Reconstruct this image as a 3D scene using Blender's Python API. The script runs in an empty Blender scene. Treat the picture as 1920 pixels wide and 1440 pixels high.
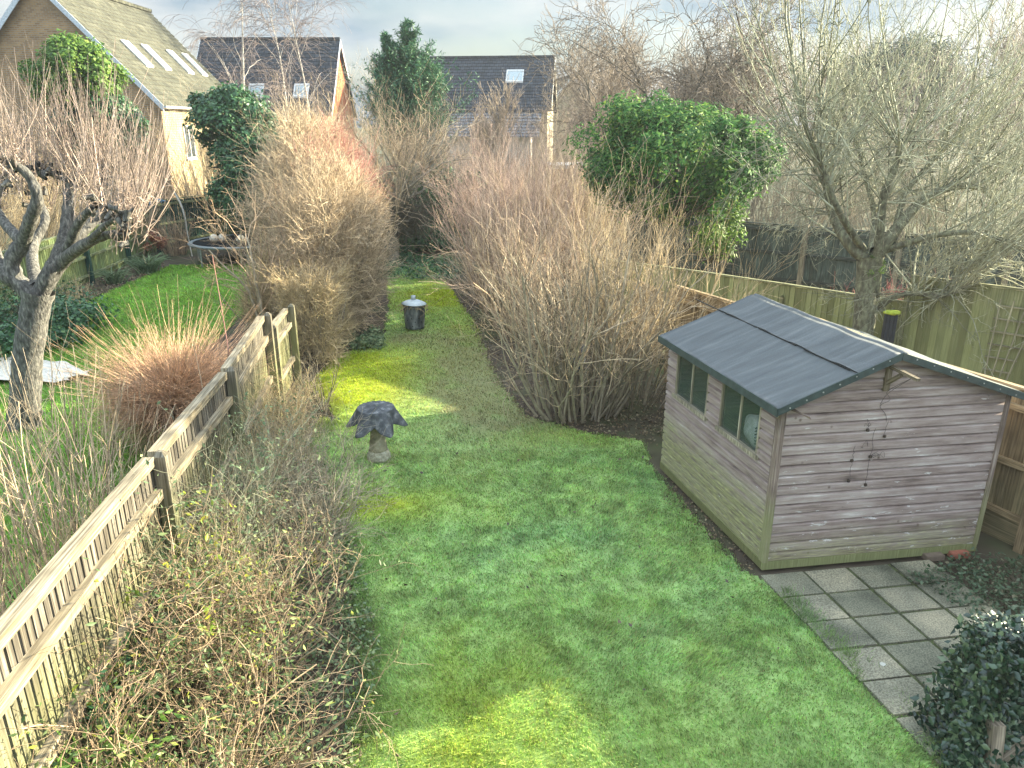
import bpy, math, random
import numpy as np
from mathutils import Vector, Matrix
R = math.radians
# ------------------------------------------------------------------ camera, sky, sun, exposure
scene = bpy.context.scene
H, TILT, F = 4.5, R(19.1), 1400.0
cd = bpy.data.cameras.new('camera'); cam = bpy.data.objects.new('camera', cd)
scene.collection.objects.link(cam); scene.camera = cam
cam.location = (0, 0, H); cam.rotation_euler = (R(90) - TILT, 0, 0)
cd.sensor_width = 36; cd.lens = 36 * F / 1920; cd.clip_start = .05; cd.clip_end = 3000
SUN_AZ, SUN_EL = R(23), R(17.4)            # azimuth measured from +X towards +Y
sd = Vector((math.cos(SUN_EL) * math.cos(SUN_AZ), math.cos(SUN_EL) * math.sin(SUN_AZ), math.sin(SUN_EL)))
ld = bpy.data.lights.new('sun', 'SUN'); lo = bpy.data.objects.new('sun', ld)
scene.collection.objects.link(lo); lo.rotation_euler = sd.to_track_quat('Z', 'Y').to_euler()
ld.energy = 5.0; ld.angle = R(.6); ld.color = (1, .89, .64)
w = bpy.data.worlds.new('World'); scene.world = w; w.use_nodes = True
nt = w.node_tree; N = nt.nodes; L = nt.links; bg = N['Background']
sky = N.new('ShaderNodeTexSky'); sky.sky_type = 'NISHITA'; sky.sun_disc = False
sky.sun_elevation = SUN_EL; sky.sun_rotation = R(90) - SUN_AZ; sky.dust_density = 1.5; sky.air_density = 1.0
tc = N.new('ShaderNodeTexCoord'); mp = N.new('ShaderNodeMapping'); mp.inputs['Scale'].default_value = (1, 1, 3.2)
mp.inputs['Location'].default_value = (.35, .1, .2)
L.new(tc.outputs['Generated'], mp.inputs['Vector'])
nz = N.new('ShaderNodeTexNoise'); nz.inputs['Scale'].default_value = 2.6; nz.inputs['Detail'].default_value = 7; nz.inputs['Roughness'].default_value = .52
L.new(mp.outputs[0], nz.inputs['Vector'])
cr = N.new('ShaderNodeValToRGB'); e = cr.color_ramp.elements
e[0].position = .36; e[0].color = (0.05, 0.05, 0.05, 1); e[1].position = .55; e[1].color = (1, 1, 1, 1)
L.new(nz.outputs['Fac'], cr.inputs[0])
nz2 = N.new('ShaderNodeTexNoise'); nz2.inputs['Scale'].default_value = 3.4; nz2.inputs['Detail'].default_value = 5
L.new(mp.outputs[0], nz2.inputs['Vector'])
cc = N.new('ShaderNodeValToRGB'); e = cc.color_ramp.elements
e[0].position = .43; e[0].color = (1.9, 2.7, 3.4, 1); e[1].position = .56; e[1].color = (4.7, 4.9, 4.9, 1)
L.new(nz2.outputs['Fac'], cc.inputs[0])
mx = N.new('ShaderNodeMix'); mx.data_type = 'RGBA'
L.new(cr.outputs[0], mx.inputs['Factor']); L.new(sky.outputs[0], mx.inputs['A']); L.new(cc.outputs[0], mx.inputs['B'])
sp = N.new('ShaderNodeSeparateXYZ'); L.new(tc.outputs['Generated'], sp.inputs[0])
mr = N.new('ShaderNodeMapRange'); mr.inputs['From Min'].default_value = .2; mr.inputs['From Max'].default_value = .5
mr.inputs['To Min'].default_value = .64; mr.inputs['To Max'].default_value = 2.5
L.new(sp.outputs['Z'], mr.inputs['Value'])
vm = N.new('ShaderNodeVectorMath'); vm.operation = 'SCALE'
L.new(mx.outputs['Result'], vm.inputs[0]); L.new(mr.outputs[0], vm.inputs['Scale']); L.new(vm.outputs[0], bg.inputs['Color'])
bg.inputs['Strength'].default_value = .055
scene.view_settings.view_transform = 'Standard'; scene.view_settings.look = 'None'
scene.view_settings.exposure = 2.36; scene.view_settings.gamma = 1
scene.cycles.max_bounces = 6; scene.cycles.diffuse_bounces = 3; scene.cycles.transparent_max_bounces = 8

# ------------------------------------------------------------------ helpers
rng = np.random.default_rng(7); random.seed(7)
C = scene.collection
def ray(u, v):
    U = 720 - v
    return np.array([u - 960, F * math.cos(TILT) + U * math.sin(TILT), -F * math.sin(TILT) + U * math.cos(TILT)])
def G(u, v, z=0.):                        # ground position seen at a photo pixel
    r = ray(u, v); t = (z - H) / r[2]; return np.array([r[0] * t, r[1] * t, z])
def P(u, v, Y):                           # position at distance Y seen at a photo pixel
    r = ray(u, v); t = Y / r[1]; return np.array([r[0] * t, Y, H + r[2] * t])

def newmesh(name, V, faces, mats, parent=None, uv=None, col=None, mi=None, smooth=False):
    """V (n,3); faces: list of arrays (k,3)/(k,4) or list of tuples"""
    me = bpy.data.meshes.new(name)
    if isinstance(faces, list) and faces and isinstance(faces[0], np.ndarray):
        tot = [len(f) for f in faces]; siz = np.concatenate([np.full(len(f), f.shape[1]) for f in faces])
        loops = np.concatenate([f.ravel() for f in faces])
    else:
        siz = np.array([len(f) for f in faces]); loops = np.array([i for f in faces for i in f])
    V = np.asarray(V, dtype=np.float32)
    me.vertices.add(len(V)); me.vertices.foreach_set('co', V.ravel())
    me.loops.add(len(loops)); me.loops.foreach_set('vertex_index', loops.astype(np.int32))
    me.polygons.add(len(siz)); st = np.concatenate([[0], np.cumsum(siz)[:-1]])
    me.polygons.foreach_set('loop_start', st.astype(np.int32))
    me.polygons.foreach_set('loop_total', siz.astype(np.int32))
    for m in (mats if isinstance(mats, (list, tuple)) else [mats]): me.materials.append(m)
    if mi is not None: me.polygons.foreach_set('material_index', np.asarray(mi, dtype=np.int32))
    if smooth: me.polygons.foreach_set('use_smooth', np.ones(len(siz), dtype=bool))
    if uv is not None:
        l = me.uv_layers.new(name='UVMap'); l.data.foreach_set('uv', np.asarray(uv, dtype=np.float32).ravel())
    me.update(calc_edges=True)
    if col is not None:
        a = me.color_attributes.new('Col', 'FLOAT_COLOR', 'POINT')
        c = np.ones((len(V), 4), dtype=np.float32); c[:, :3] = col; a.data.foreach_set('color', c.ravel())
    o = bpy.data.objects.new(name, me); C.objects.link(o)
    if parent is not None: o.parent = parent
    return o
def tag(o, label=None, cat=None, group=None, kind=None):
    if label: o['label'] = label
    if cat: o['category'] = cat
    if group: o['group'] = group
    if kind: o['kind'] = kind
    return o
def thing(name, label, cat, group=None, loc=(0, 0, 0)):
    o = bpy.data.objects.new(name, None); C.objects.link(o); o.empty_display_size = .2
    o.location = Vector([float(a) for a in loc]); return tag(o, label, cat, group)
def rebase(root):      # meshes are written in world coordinates: hang them under the empty at its base
    for ch in root.children:
        ch.matrix_parent_inverse = Matrix.Translation(-root.location)

class MB:
    """collects boxes / polygons, with metre UVs"""
    def __init__(s, xf=None): s.V = []; s.Fc = []; s.UV = []; s.MI = []; s.xf = xf
    def face(s, pts, mi=0, uvs=None):
        pts = [Vector([float(a) for a in p]) for p in pts]; b = len(s.V)
        n = (pts[1] - pts[0]).cross(pts[-1] - pts[0]); a = [abs(n.x), abs(n.y), abs(n.z)]
        for i, p in enumerate(pts):
            if uvs: s.UV.append(uvs[i])
            elif a[2] >= a[0] and a[2] >= a[1]: s.UV.append((p.x, p.y))
            elif a[0] >= a[1]: s.UV.append((p.y, p.z))
            else: s.UV.append((p.x, p.z))
            s.V.append(tuple(p))
        s.Fc.append(tuple(range(b, b + len(pts)))); s.MI.append(mi)
    def hexa(s, c, mi=0):       # 8 corners: bottom 4 ccw, top 4 ccw
        for f in ((3, 2, 1, 0), (4, 5, 6, 7), (0, 1, 5, 4), (1, 2, 6, 5), (2, 3, 7, 6), (3, 0, 4, 7)):
            s.face([c[i] for i in f], mi)
    def box(s, lo, hi, mi=0):
        x0, y0, z0 = lo; x1, y1, z1 = hi
        s.hexa([(x0, y0, z0), (x1, y0, z0), (x1, y1, z0), (x0, y1, z0), (x0, y0, z1), (x1, y0, z1), (x1, y1, z1), (x0, y1, z1)], mi)
    def bar(s, a, b, w, h, mi=0, up=(0, 0, 1)):     # beam from a to b, uv: u across, v along
        a = Vector([float(t) for t in a]); b = Vector([float(t) for t in b]); d = (b - a); ln = d.length; d.normalize()
        u = Vector(up); sd_ = d.cross(u)
        if sd_.length < 1e-3: sd_ = Vector((1, 0, 0))
        sd_.normalize(); u = sd_.cross(d).normalized(); sw = sd_ * w / 2; uh = u * h / 2
        c = [a - sw - uh, a + sw - uh, a + sw + uh, a - sw + uh, b - sw - uh, b + sw - uh, b + sw + uh, b - sw + uh]
        r0 = random.random() * 9
        for f, ww in (((0, 1, 5, 4), w), ((1, 2, 6, 5), h), ((2, 3, 7, 6), w), ((3, 0, 4, 7), h)):
            s.face([c[i] for i in f], mi, [(0, r0), (ww, r0), (ww, r0 + ln), (0, r0 + ln)]); r0 += .37
        s.face([c[i] for i in (3, 2, 1, 0)], mi); s.face([c[i] for i in (4, 5, 6, 7)], mi)
    def build(s, name, mats, parent=None, smooth=False):
        V = s.V
        if s.xf is not None: V = [s.xf(p) for p in V]
        # reverse winding is harmless; keep as is
        return newmesh(name, V, s.Fc, mats, parent, uv=s.UV, mi=s.MI, smooth=smooth)

def lathe(prof, cx, cy, n=24, jit=0.):
    V = []; Fc = []
    for r, z in prof:
        for i in range(n):
            a = 2 * math.pi * i / n; rr = r * (1 + random.uniform(-jit, jit))
            V.append((cx + rr * math.cos(a), cy + rr * math.sin(a), z))
    for k in range(len(prof) - 1):
        for i in range(n):
            j = (i + 1) % n; Fc.append((k * n + i, k * n + j, (k + 1) * n + j, (k + 1) * n + i))
    Fc.append(tuple(range(n - 1, -1, -1))); Fc.append(tuple((len(prof) - 1) * n + i for i in range(n)))
    return V, Fc

# value noise
_H = rng.random((256, 256))
def vnoise(x, y, s=1., o=0):
    x = np.asarray(x) * s + 100 + o * 17.3; y = np.asarray(y) * s + 100 + o * 9.1
    xi = np.floor(x).astype(int); yi = np.floor(y).astype(int); fx = x - xi; fy = y - yi
    fx = fx * fx * (3 - 2 * fx); fy = fy * fy * (3 - 2 * fy)
    h = lambda a, b: _H[a % 256, b % 256]
    return (h(xi, yi) * (1 - fx) + h(xi + 1, yi) * fx) * (1 - fy) + (h(xi, yi + 1) * (1 - fx) + h(xi + 1, yi + 1) * fx) * fy
def fbm(x, y, s=1., o=0, n=4):
    r = 0; a = .5; t = 0
    for k in range(n): r = r + a * vnoise(x, y, s * 2 ** k, o + k); t += a; a *= .5
    return r / t

# ------------------------------------------------------------------ materials
def nmat(name):
    m = bpy.data.materials.new(name); m.use_nodes = True
    return m, m.node_tree.nodes, m.node_tree.links, m.node_tree.nodes['Principled BSDF']
def ramp(N, pts):
    r = N.new('ShaderNodeValToRGB'); el = r.color_ramp.elements
    while len(el) < len(pts): el.new(.5)
    for i, (p, c) in enumerate(pts): el[i].position = p; el[i].color = (*c, 1) if len(c) == 3 else c
    return r
def M(name, pts, scale=5, stretch=(1, 1, 1), rough=.85, bump=.3, coord='Object', detail=6, island=0., spec=.3, bscale=None, metal=0., bdist=.01):
    """noise ramp material"""
    m, N, L, b = nmat(name)
    tc = N.new('ShaderNodeTexCoord'); mp = N.new('ShaderNodeMapping'); mp.inputs['Scale'].default_value = stretch
    L.new(tc.outputs[coord], mp.inputs[0])
    nz = N.new('ShaderNodeTexNoise'); nz.inputs['Scale'].default_value = scale; nz.inputs['Detail'].default_value = detail; nz.inputs['Roughness'].default_value = .62
    L.new(mp.outputs[0], nz.inputs['Vector'])
    r = ramp(N, pts); fac = nz.outputs['Fac']
    if island:
        g = N.new('ShaderNodeNewGeometry'); ma = N.new('ShaderNodeMath'); ma.operation = 'MULTIPLY_ADD'
        ma.inputs[1].default_value = island; L.new(g.outputs['Random Per Island'], ma.inputs[0])
        sb = N.new('ShaderNodeMath'); sb.operation = 'SUBTRACT'; sb.inputs[1].default_value = island / 2
        L.new(nz.outputs['Fac'], sb.inputs[0]); L.new(sb.outputs[0], ma.inputs[2]); fac = ma.outputs[0]
    L.new(fac, r.inputs[0]); L.new(r.outputs[0], b.inputs['Base Color'])
    b.inputs['Roughness'].default_value = rough; b.inputs['Specular IOR Level'].default_value = spec; b.inputs['Metallic'].default_value = metal
    if bump:
        n2 = N.new('ShaderNodeTexNoise'); n2.inputs['Scale'].default_value = bscale or scale * 4; n2.inputs['Detail'].default_value = 5
        L.new(mp.outputs[0], n2.inputs['Vector']); bp = N.new('ShaderNodeBump'); bp.inputs['Strength'].default_value = bump; bp.inputs['Distance'].default_value = bdist
        L.new(n2.outputs['Fac'], bp.inputs['Height']); L.new(bp.outputs[0], b.inputs['Normal'])
    return m
def leafmat(name, pts, rough=.45, trans=.35, spec=.4):
    m, N, L, b = nmat(name)
    g = N.new('ShaderNodeNewGeometry'); r = ramp(N, pts); tc = N.new('ShaderNodeTexCoord'); nz = N.new('ShaderNodeTexNoise'); nz.inputs['Scale'].default_value = 1.6; nz.inputs['Detail'].default_value = 3
    L.new(tc.outputs['Object'], nz.inputs['Vector']); ma = N.new('ShaderNodeMath'); ma.operation = 'MULTIPLY_ADD'; ma.inputs[1].default_value = 1.1; L.new(nz.outputs['Fac'], ma.inputs[0])
    mb_ = N.new('ShaderNodeMath'); mb_.operation = 'SUBTRACT'; mb_.inputs[1].default_value = .6; L.new(g.outputs['Random Per Island'], mb_.inputs[0]); L.new(mb_.outputs[0], ma.inputs[2]); mn_ = N.new('ShaderNodeMath'); mn_.operation = 'MINIMUM'; mn_.inputs[1].default_value = .965; L.new(ma.outputs[0], mn_.inputs[0]); L.new(mn_.outputs[0], r.inputs[0])
    L.new(r.outputs[0], b.inputs['Base Color']); b.inputs['Roughness'].default_value = rough; b.inputs['Specular IOR Level'].default_value = spec
    t = N.new('ShaderNodeBsdfTranslucent'); L.new(r.outputs[0], t.inputs['Color'])
    mx = N.new('ShaderNodeMixShader'); mx.inputs[0].default_value = trans
    L.new(b.outputs[0], mx.inputs[1]); L.new(t.outputs[0], mx.inputs[2]); L.new(mx.outputs[0], N['Material Output'].inputs[0])
    return m
def colmat(name, rough=.8, trans=.3, spec=.2):
    m, N, L, b = nmat(name)
    a = N.new('ShaderNodeAttribute'); a.attribute_name = 'Col'
    L.new(a.outputs['Color'], b.inputs['Base Color']); b.inputs['Roughness'].default_value = rough; b.inputs['Specular IOR Level'].default_value = spec
    if trans:
        t = N.new('ShaderNodeBsdfTranslucent'); L.new(a.outputs['Color'], t.inputs['Color'])
        mx = N.new('ShaderNodeMixShader'); mx.inputs[0].default_value = trans
        L.new(b.outputs[0], mx.inputs[1]); L.new(t.outputs[0], mx.inputs[2]); L.new(mx.outputs[0], N['Material Output'].inputs[0])
    return m
def twig(name, c, var=.35, rough=.75):
    a = tuple(t * (1 - var) for t in c); d = tuple(min(1, t * (1 + var)) for t in c)
    return M(name, [(.2, a), (.5, c), (.8, d)], scale=9, island=.5, bump=0, rough=rough, spec=.25)
def brick(name, c1, c2, mort, sc=1., offs=.5, bw=.225, bh=.075, ms=.012, rough=.9, noise=.5):
    m, N, L, b = nmat(name)
    tc = N.new('ShaderNodeTexCoord'); br = N.new('ShaderNodeTexBrick')
    br.inputs['Color1'].default_value = (*c1, 1); br.inputs['Color2'].default_value = (*c2, 1); br.inputs['Mortar'].default_value = (*mort, 1)
    br.inputs['Scale'].default_value = 1; br.inputs['Brick Width'].default_value = bw; br.inputs['Row Height'].default_value = bh
    br.inputs['Mortar Size'].default_value = ms; br.inputs['Bias'].default_value = 0; br.offset = offs
    L.new(tc.outputs['UV'], br.inputs['Vector'])
    nz = N.new('ShaderNodeTexNoise'); nz.inputs['Scale'].default_value = 1.7; nz.inputs['Detail'].default_value = 8; L.new(tc.outputs['UV'], nz.inputs['Vector'])
    r = ramp(N, [(.3, (.55,) * 3), (.7, (1.25,) * 3)]); L.new(nz.outputs['Fac'], r.inputs[0])
    mx = N.new('ShaderNodeMix'); mx.data_type = 'RGBA'; mx.blend_type = 'MULTIPLY'; mx.inputs['Factor'].default_value = noise
    L.new(br.outputs[0], mx.inputs['A']); L.new(r.outputs[0], mx.inputs['B']); L.new(mx.outputs['Result'], b.inputs['Base Color'])
    b.inputs['Roughness'].default_value = rough; b.inputs['Specular IOR Level'].default_value = .2
    bp = N.new('ShaderNodeBump'); bp.inputs['Strength'].default_value = .4; bp.inputs['Distance'].default_value = .01; bp.invert = True
    L.new(br.outputs['Fac'], bp.inputs['Height']); L.new(bp.outputs[0], b.inputs['Normal'])
    return m
def woodmat(name, base, grey, moss=None, mosslo=0., mosshi=.3, scale=3, seed=0., mossamt=.6):
    """weathered timber; UV: u across the grain, v along it. moss: colour growing low on the piece (object z)"""
    m, N, L, b = nmat(name)
    tc = N.new('ShaderNodeTexCoord'); mp = N.new('ShaderNodeMapping'); mp.inputs['Scale'].default_value = (60, 2.2, 1); mp.inputs['Location'].default_value = (seed, seed, 0)
    L.new(tc.outputs['UV'], mp.inputs[0])
    nz = N.new('ShaderNodeTexNoise'); nz.inputs['Scale'].default_value = 1; nz.inputs['Detail'].default_value = 6; L.new(mp.outputs[0], nz.inputs['Vector'])
    n2 = N.new('ShaderNodeTexNoise'); n2.inputs['Scale'].default_value = scale; n2.inputs['Detail'].default_value = 5; L.new(tc.outputs['Object'], n2.inputs['Vector'])
    r = ramp(N, [(.35, tuple(t * .45 for t in base)), (.55, base), (.75, grey)]); L.new(nz.outputs['Fac'], r.inputs[0])
    r2 = ramp(N, [(.35, (.6, .6, .6)), (.7, (1.2, 1.2, 1.2))]); L.new(n2.outputs['Fac'], r2.inputs[0])
    mx = N.new('ShaderNodeMix'); mx.data_type = 'RGBA'; mx.blend_type = 'MULTIPLY'; mx.inputs['Factor'].default_value = .8
    L.new(r.outputs[0], mx.inputs['A']); L.new(r2.outputs[0], mx.inputs['B']); out = mx.outputs['Result']
    gi = N.new('ShaderNodeNewGeometry'); ri = ramp(N, [(0, (.68, .66, .62)), (.5, (1., 1., 1.)), (1, (1.22, 1.2, 1.16))]); L.new(gi.outputs['Random Per Island'], ri.inputs[0])
    if moss:
        sp = N.new('ShaderNodeSeparateXYZ'); L.new(tc.outputs['Object'], sp.inputs[0])
        n3 = N.new('ShaderNodeTexNoise'); n3.inputs['Scale'].default_value = 2.3; n3.inputs['Detail'].default_value = 6; L.new(tc.outputs['Object'], n3.inputs['Vector'])
        ma = N.new('ShaderNodeMath'); ma.operation = 'MULTIPLY_ADD'; ma.inputs[1].default_value = .7 * (mosshi - mosslo) + .2; L.new(n3.outputs['Fac'], ma.inputs[0])
        sb = N.new('ShaderNodeMath'); sb.operation = 'SUBTRACT'; L.new(sp.outputs['Z'], sb.inputs[0]); L.new(ma.outputs[0], sb.inputs[1])
        mr = N.new('ShaderNodeMapRange'); mr.inputs['From Min'].default_value = mosslo - .1; mr.inputs['From Max'].default_value = mosshi - .05
        mr.inputs['To Min'].default_value = mossamt; mr.inputs['To Max'].default_value = 0; L.new(sb.outputs[0], mr.inputs['Value'])
        m3 = N.new('ShaderNodeMix'); m3.data_type = 'RGBA'; m3.inputs['B'].default_value = (*moss, 1)
        L.new(mr.outputs[0], m3.inputs['Factor']); L.new(out, m3.inputs['A']); out = m3.outputs['Result']
    mi_ = N.new('ShaderNodeMix'); mi_.data_type = 'RGBA'; mi_.blend_type = 'MULTIPLY'; mi_.inputs['Factor'].default_value = 1; L.new(out, mi_.inputs['A']); L.new(ri.outputs[0], mi_.inputs['B']); out = mi_.outputs['Result']
    L.new(out, b.inputs['Base Color']); b.inputs['Roughness'].default_value = .85; b.inputs['Specular IOR Level'].default_value = .25
    bp = N.new('ShaderNodeBump'); bp.inputs['Strength'].default_value = .5; bp.inputs['Distance'].default_value = .004
    L.new(nz.outputs['Fac'], bp.inputs['Height']); L.new(bp.outputs[0], b.inputs['Normal'])
    return m
def plain(name, c, rough=.5, metal=0., spec=.4, alpha=1.):
    m, N, L, b = nmat(name); b.inputs['Base Color'].default_value = (*c, 1)
    b.inputs['Roughness'].default_value = rough; b.inputs['Metallic'].default_value = metal; b.inputs['Specular IOR Level'].default_value = spec
    nz = N.new('ShaderNodeTexNoise'); nz.inputs['Scale'].default_value = 14; nz.inputs['Detail'].default_value = 5
    tc = N.new('ShaderNodeTexCoord'); L.new(tc.outputs['Object'], nz.inputs['Vector'])
    r = ramp(N, [(.3, tuple(t * .72 for t in c)), (.7, tuple(min(1, t * 1.18) for t in c))]); L.new(nz.outputs['Fac'], r.inputs[0]); L.new(r.outputs[0], b.inputs['Base Color'])
    if alpha < 1: b.inputs['Alpha'].default_value = alpha
    return m

# ------------------------------------------------------------------ twigs, tubes, leaves
def unit(v): return v / (np.linalg.norm(v, axis=-1, keepdims=True) + 1e-9)
def grow(P0, D0, Ln, R0, n=4, wob=.15, up=0., taper=.35, droop=0.):
    P0 = np.asarray(P0, float); D = unit(np.asarray(D0, float)); k = len(P0)
    Ln = np.broadcast_to(np.asarray(Ln, float), (k,)); R0 = np.broadcast_to(np.asarray(R0, float), (k,))
    pts = np.empty((k, n + 1, 3)); pts[:, 0] = P0
    for i in range(n):
        D = D + rng.normal(0, wob, (k, 3)); D[:, 2] += up / n - droop * (i / n); D = unit(D)
        pts[:, i + 1] = pts[:, i] + D * (Ln / n)[:, None]
    rad = R0[:, None] * np.linspace(1, taper, n + 1)[None]
    return pts, rad
def kids(pr, k, t0=.2, t1=1., ang=.7, lf=(.4, .8), rf=.6, L0=None, up=0.):
    pts, rad = pr; n = pts.shape[1] - 1; m = len(pts)
    idx = np.repeat(np.arange(m), k); t = rng.uniform(t0, t1, len(idx)) * n
    i = np.minimum(t.astype(int), n - 1); f = (t - i)[:, None]
    p = pts[idx, i] * (1 - f) + pts[idx, i + 1] * f; d = unit(pts[idx, i + 1] - pts[idx, i])
    r = rad[idx, i] * (1 - f[:, 0]) + rad[idx, i + 1] * f[:, 0]
    q = unit(np.cross(d, rng.normal(0, 1, d.shape))); a = (ang * rng.uniform(.6, 1.3, len(idx)))[:, None]
    nd = d * np.cos(a) + q * np.sin(a); nd[:, 2] += up
    tot = np.linalg.norm(np.diff(pts, axis=1), axis=2).sum(1)[idx] if L0 is None else L0
    return p, unit(nd), tot * rng.uniform(lf[0], lf[1], len(idx)), r * rf
def tubes(sets, sides=3):
    Vs = []; Fs = []; b = 0
    for s in sets:
        pts, rad = s[0], s[1]; sd_ = s[2] if len(s) > 2 else sides
        k, n1, _ = pts.shape
        if k == 0: continue
        d = np.empty_like(pts); d[:, 1:-1] = pts[:, 2:] - pts[:, :-2]; d[:, 0] = pts[:, 1] - pts[:, 0]; d[:, -1] = pts[:, -1] - pts[:, -2]
        d = unit(d); ref = np.where(np.abs(d[:, :1, 2:]) < .9, np.array([0, 0, 1.]), np.array([1., 0, 0]))
        ref = np.broadcast_to(ref, d.shape); u = unit(np.cross(d, ref)); v = np.cross(d, u)
        a = np.arange(sd_) * 2 * math.pi / sd_
        ring = pts[:, :, None] + rad[:, :, None, None] * (u[:, :, None] * np.cos(a)[None, None, :, None] + v[:, :, None] * np.sin(a)[None, None, :, None])
        Vs.append(ring.reshape(-1, 3))
        I = np.arange(k * n1 * sd_).reshape(k, n1, sd_) + b; J = np.roll(I, -1, axis=2)
        Fs.append(np.stack([I[:, :-1], J[:, :-1], J[:, 1:], I[:, 1:]], -1).reshape(-1, 4)); b += k * n1 * sd_
    return np.concatenate(Vs), [np.concatenate(Fs)]
def tube_obj(name, sets, m, parent=None, sides=3, smooth=False):
    V, Fq = tubes(sets, sides); return newmesh(name, V, Fq, m, parent, smooth=smooth)
def smooth_path(pts, rads, sub=5):
    pts = np.array(pts, float); rads = np.array(rads, float); o = []; r = []
    n = len(pts)
    for i in range(n - 1):
        p0 = pts[max(i - 1, 0)]; p1 = pts[i]; p2 = pts[i + 1]; p3 = pts[min(i + 2, n - 1)]
        for k in range(sub):
            t = k / sub
            o.append(.5 * (2 * p1 + (p2 - p0) * t + (2 * p0 - 5 * p1 + 4 * p2 - p3) * t * t + (-p0 + 3 * p1 - 3 * p2 + p3) * t ** 3))
            r.append(rads[i] * (1 - t) + rads[i + 1] * t)
    o.append(pts[-1]); r.append(rads[-1]); return np.array(o)[None], np.array(r)[None]
def limbset(path, rads, sub=5, knob=.08, sides=9):
    p, r = smooth_path(path, rads, sub); r = r * (1 + rng.uniform(-knob, knob, r.shape)); return p, r, sides
def leaves(Pp, Nn, size, asp=.5, fold=.15, var=.5, shape='diamond'):
    """leaf blades at Pp whose face normal is about Nn"""
    k = len(Pp); n = unit(np.asarray(Nn) + rng.normal(0, .45, (k, 3))); t = unit(np.cross(n, rng.normal(0, 1, (k, 3)))); s = np.cross(n, t)
    L_ = size * rng.uniform(1 - var, 1 + var, k)[:, None]; W = L_ * asp / 2
    a = Pp; b = Pp + t * L_ * .45 + s * W - n * fold * L_; c = Pp + t * L_; d = Pp + t * L_ * .45 - s * W - n * fold * L_
    m_ = Pp + t * L_ * .5
    V = np.stack([a, b, c, d], 1).reshape(-1, 3); I = np.arange(k)[:, None] * 4
    return V, [np.concatenate([I + np.array([[0, 1, 2]]), I + np.array([[0, 2, 3]])])]
def join(parts):
    Vs = []; F3 = []; b = 0
    for V, Fs in parts:
        Vs.append(V)
        for f in Fs: F3.append(f + b)
        b += len(V)
    return np.concatenate(Vs), F3
def sph(k): return unit(rng.normal(0, 1, (k, 3)))
def clump_crown(c, rad, nblob, nleaf, size, blobr=(.25, .45), asp=.45, inner=.35, flat=0., lowcut=-9):
    """leaves on many small blobs spread through an ellipsoid: uneven outline with gaps"""
    c = np.array(c, float); rad = np.array(rad, float)
    d = sph(nblob); rr = rng.uniform(inner, 1, nblob) ** .6
    B = c + d * rad * rr[:, None]; br = rad.mean() * rng.uniform(blobr[0], blobr[1], nblob)
    idx = rng.integers(0, nblob, nleaf); dd = sph(nleaf); dd[:, 2] = np.where(rng.random(nleaf) < .35, np.abs(dd[:, 2]), dd[:, 2])
    Pp = B[idx] + dd * (br[idx] * rng.uniform(.55, 1.08, nleaf))[:, None]
    k = Pp[:, 2] > lowcut; Pp = Pp[k]; dd = dd[k]
    out = unit((Pp - c) / rad); nn = unit(dd * .7 + out * .5 + np.array([0, 0, .5]))
    return leaves(Pp, nn, size, asp)

# ------------------------------------------------------------------ setting: ground, lawns, paving
def inpoly(x, y, poly):
    r = np.zeros(len(x), bool); n = len(poly); j = n - 1
    for i in range(n):
        xi, yi = poly[i]; xj, yj = poly[j]
        r ^= ((yi > y) != (yj > y)) & (x < (xj - xi) * (y - yi) / (yj - yi + 1e-12) + xi); j = i
    return r
LAWN = [(-1.3, 1.6), (-1.26, 4.3), (-1.17, 4.9), (-1.33, 5.75), (-1.68, 6.6), (-2.0, 7.67), (-2.55, 9.05), (-3.1, 10.3), (-2.85, 11.2), (-3.0, 11.9), (-3.7, 13.2), (-3.6, 14.9), (-2.9, 15.9),
        (-3.2, 19), (-3.9, 23), (-4.2, 25), (-2.6, 25), (-2.0, 22.5), (-.74, 16.8), (-.2, 13), (.34, 11.3), (1.1, 10.75), (2.0, 10.4), (1.95, 9.4), (2.5, 6.9), (2.72, 6.62), (3.03, 5.46), (3.2, 4.55), (3.3, 1.6)]
NLAWN = [(-14, 8), (-12.2, 12), (-10.9, 15), (-11.3, 17.8), (-11.5, 20.8), (-11.6, 25.3), (-8.9, 25.6), (-7.2, 25), (-6.9, 20), (-6.3, 13), (-5.3, 10.9), (-4.6, 7.7), (-4.2, 3), (-10, 3)]
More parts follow.
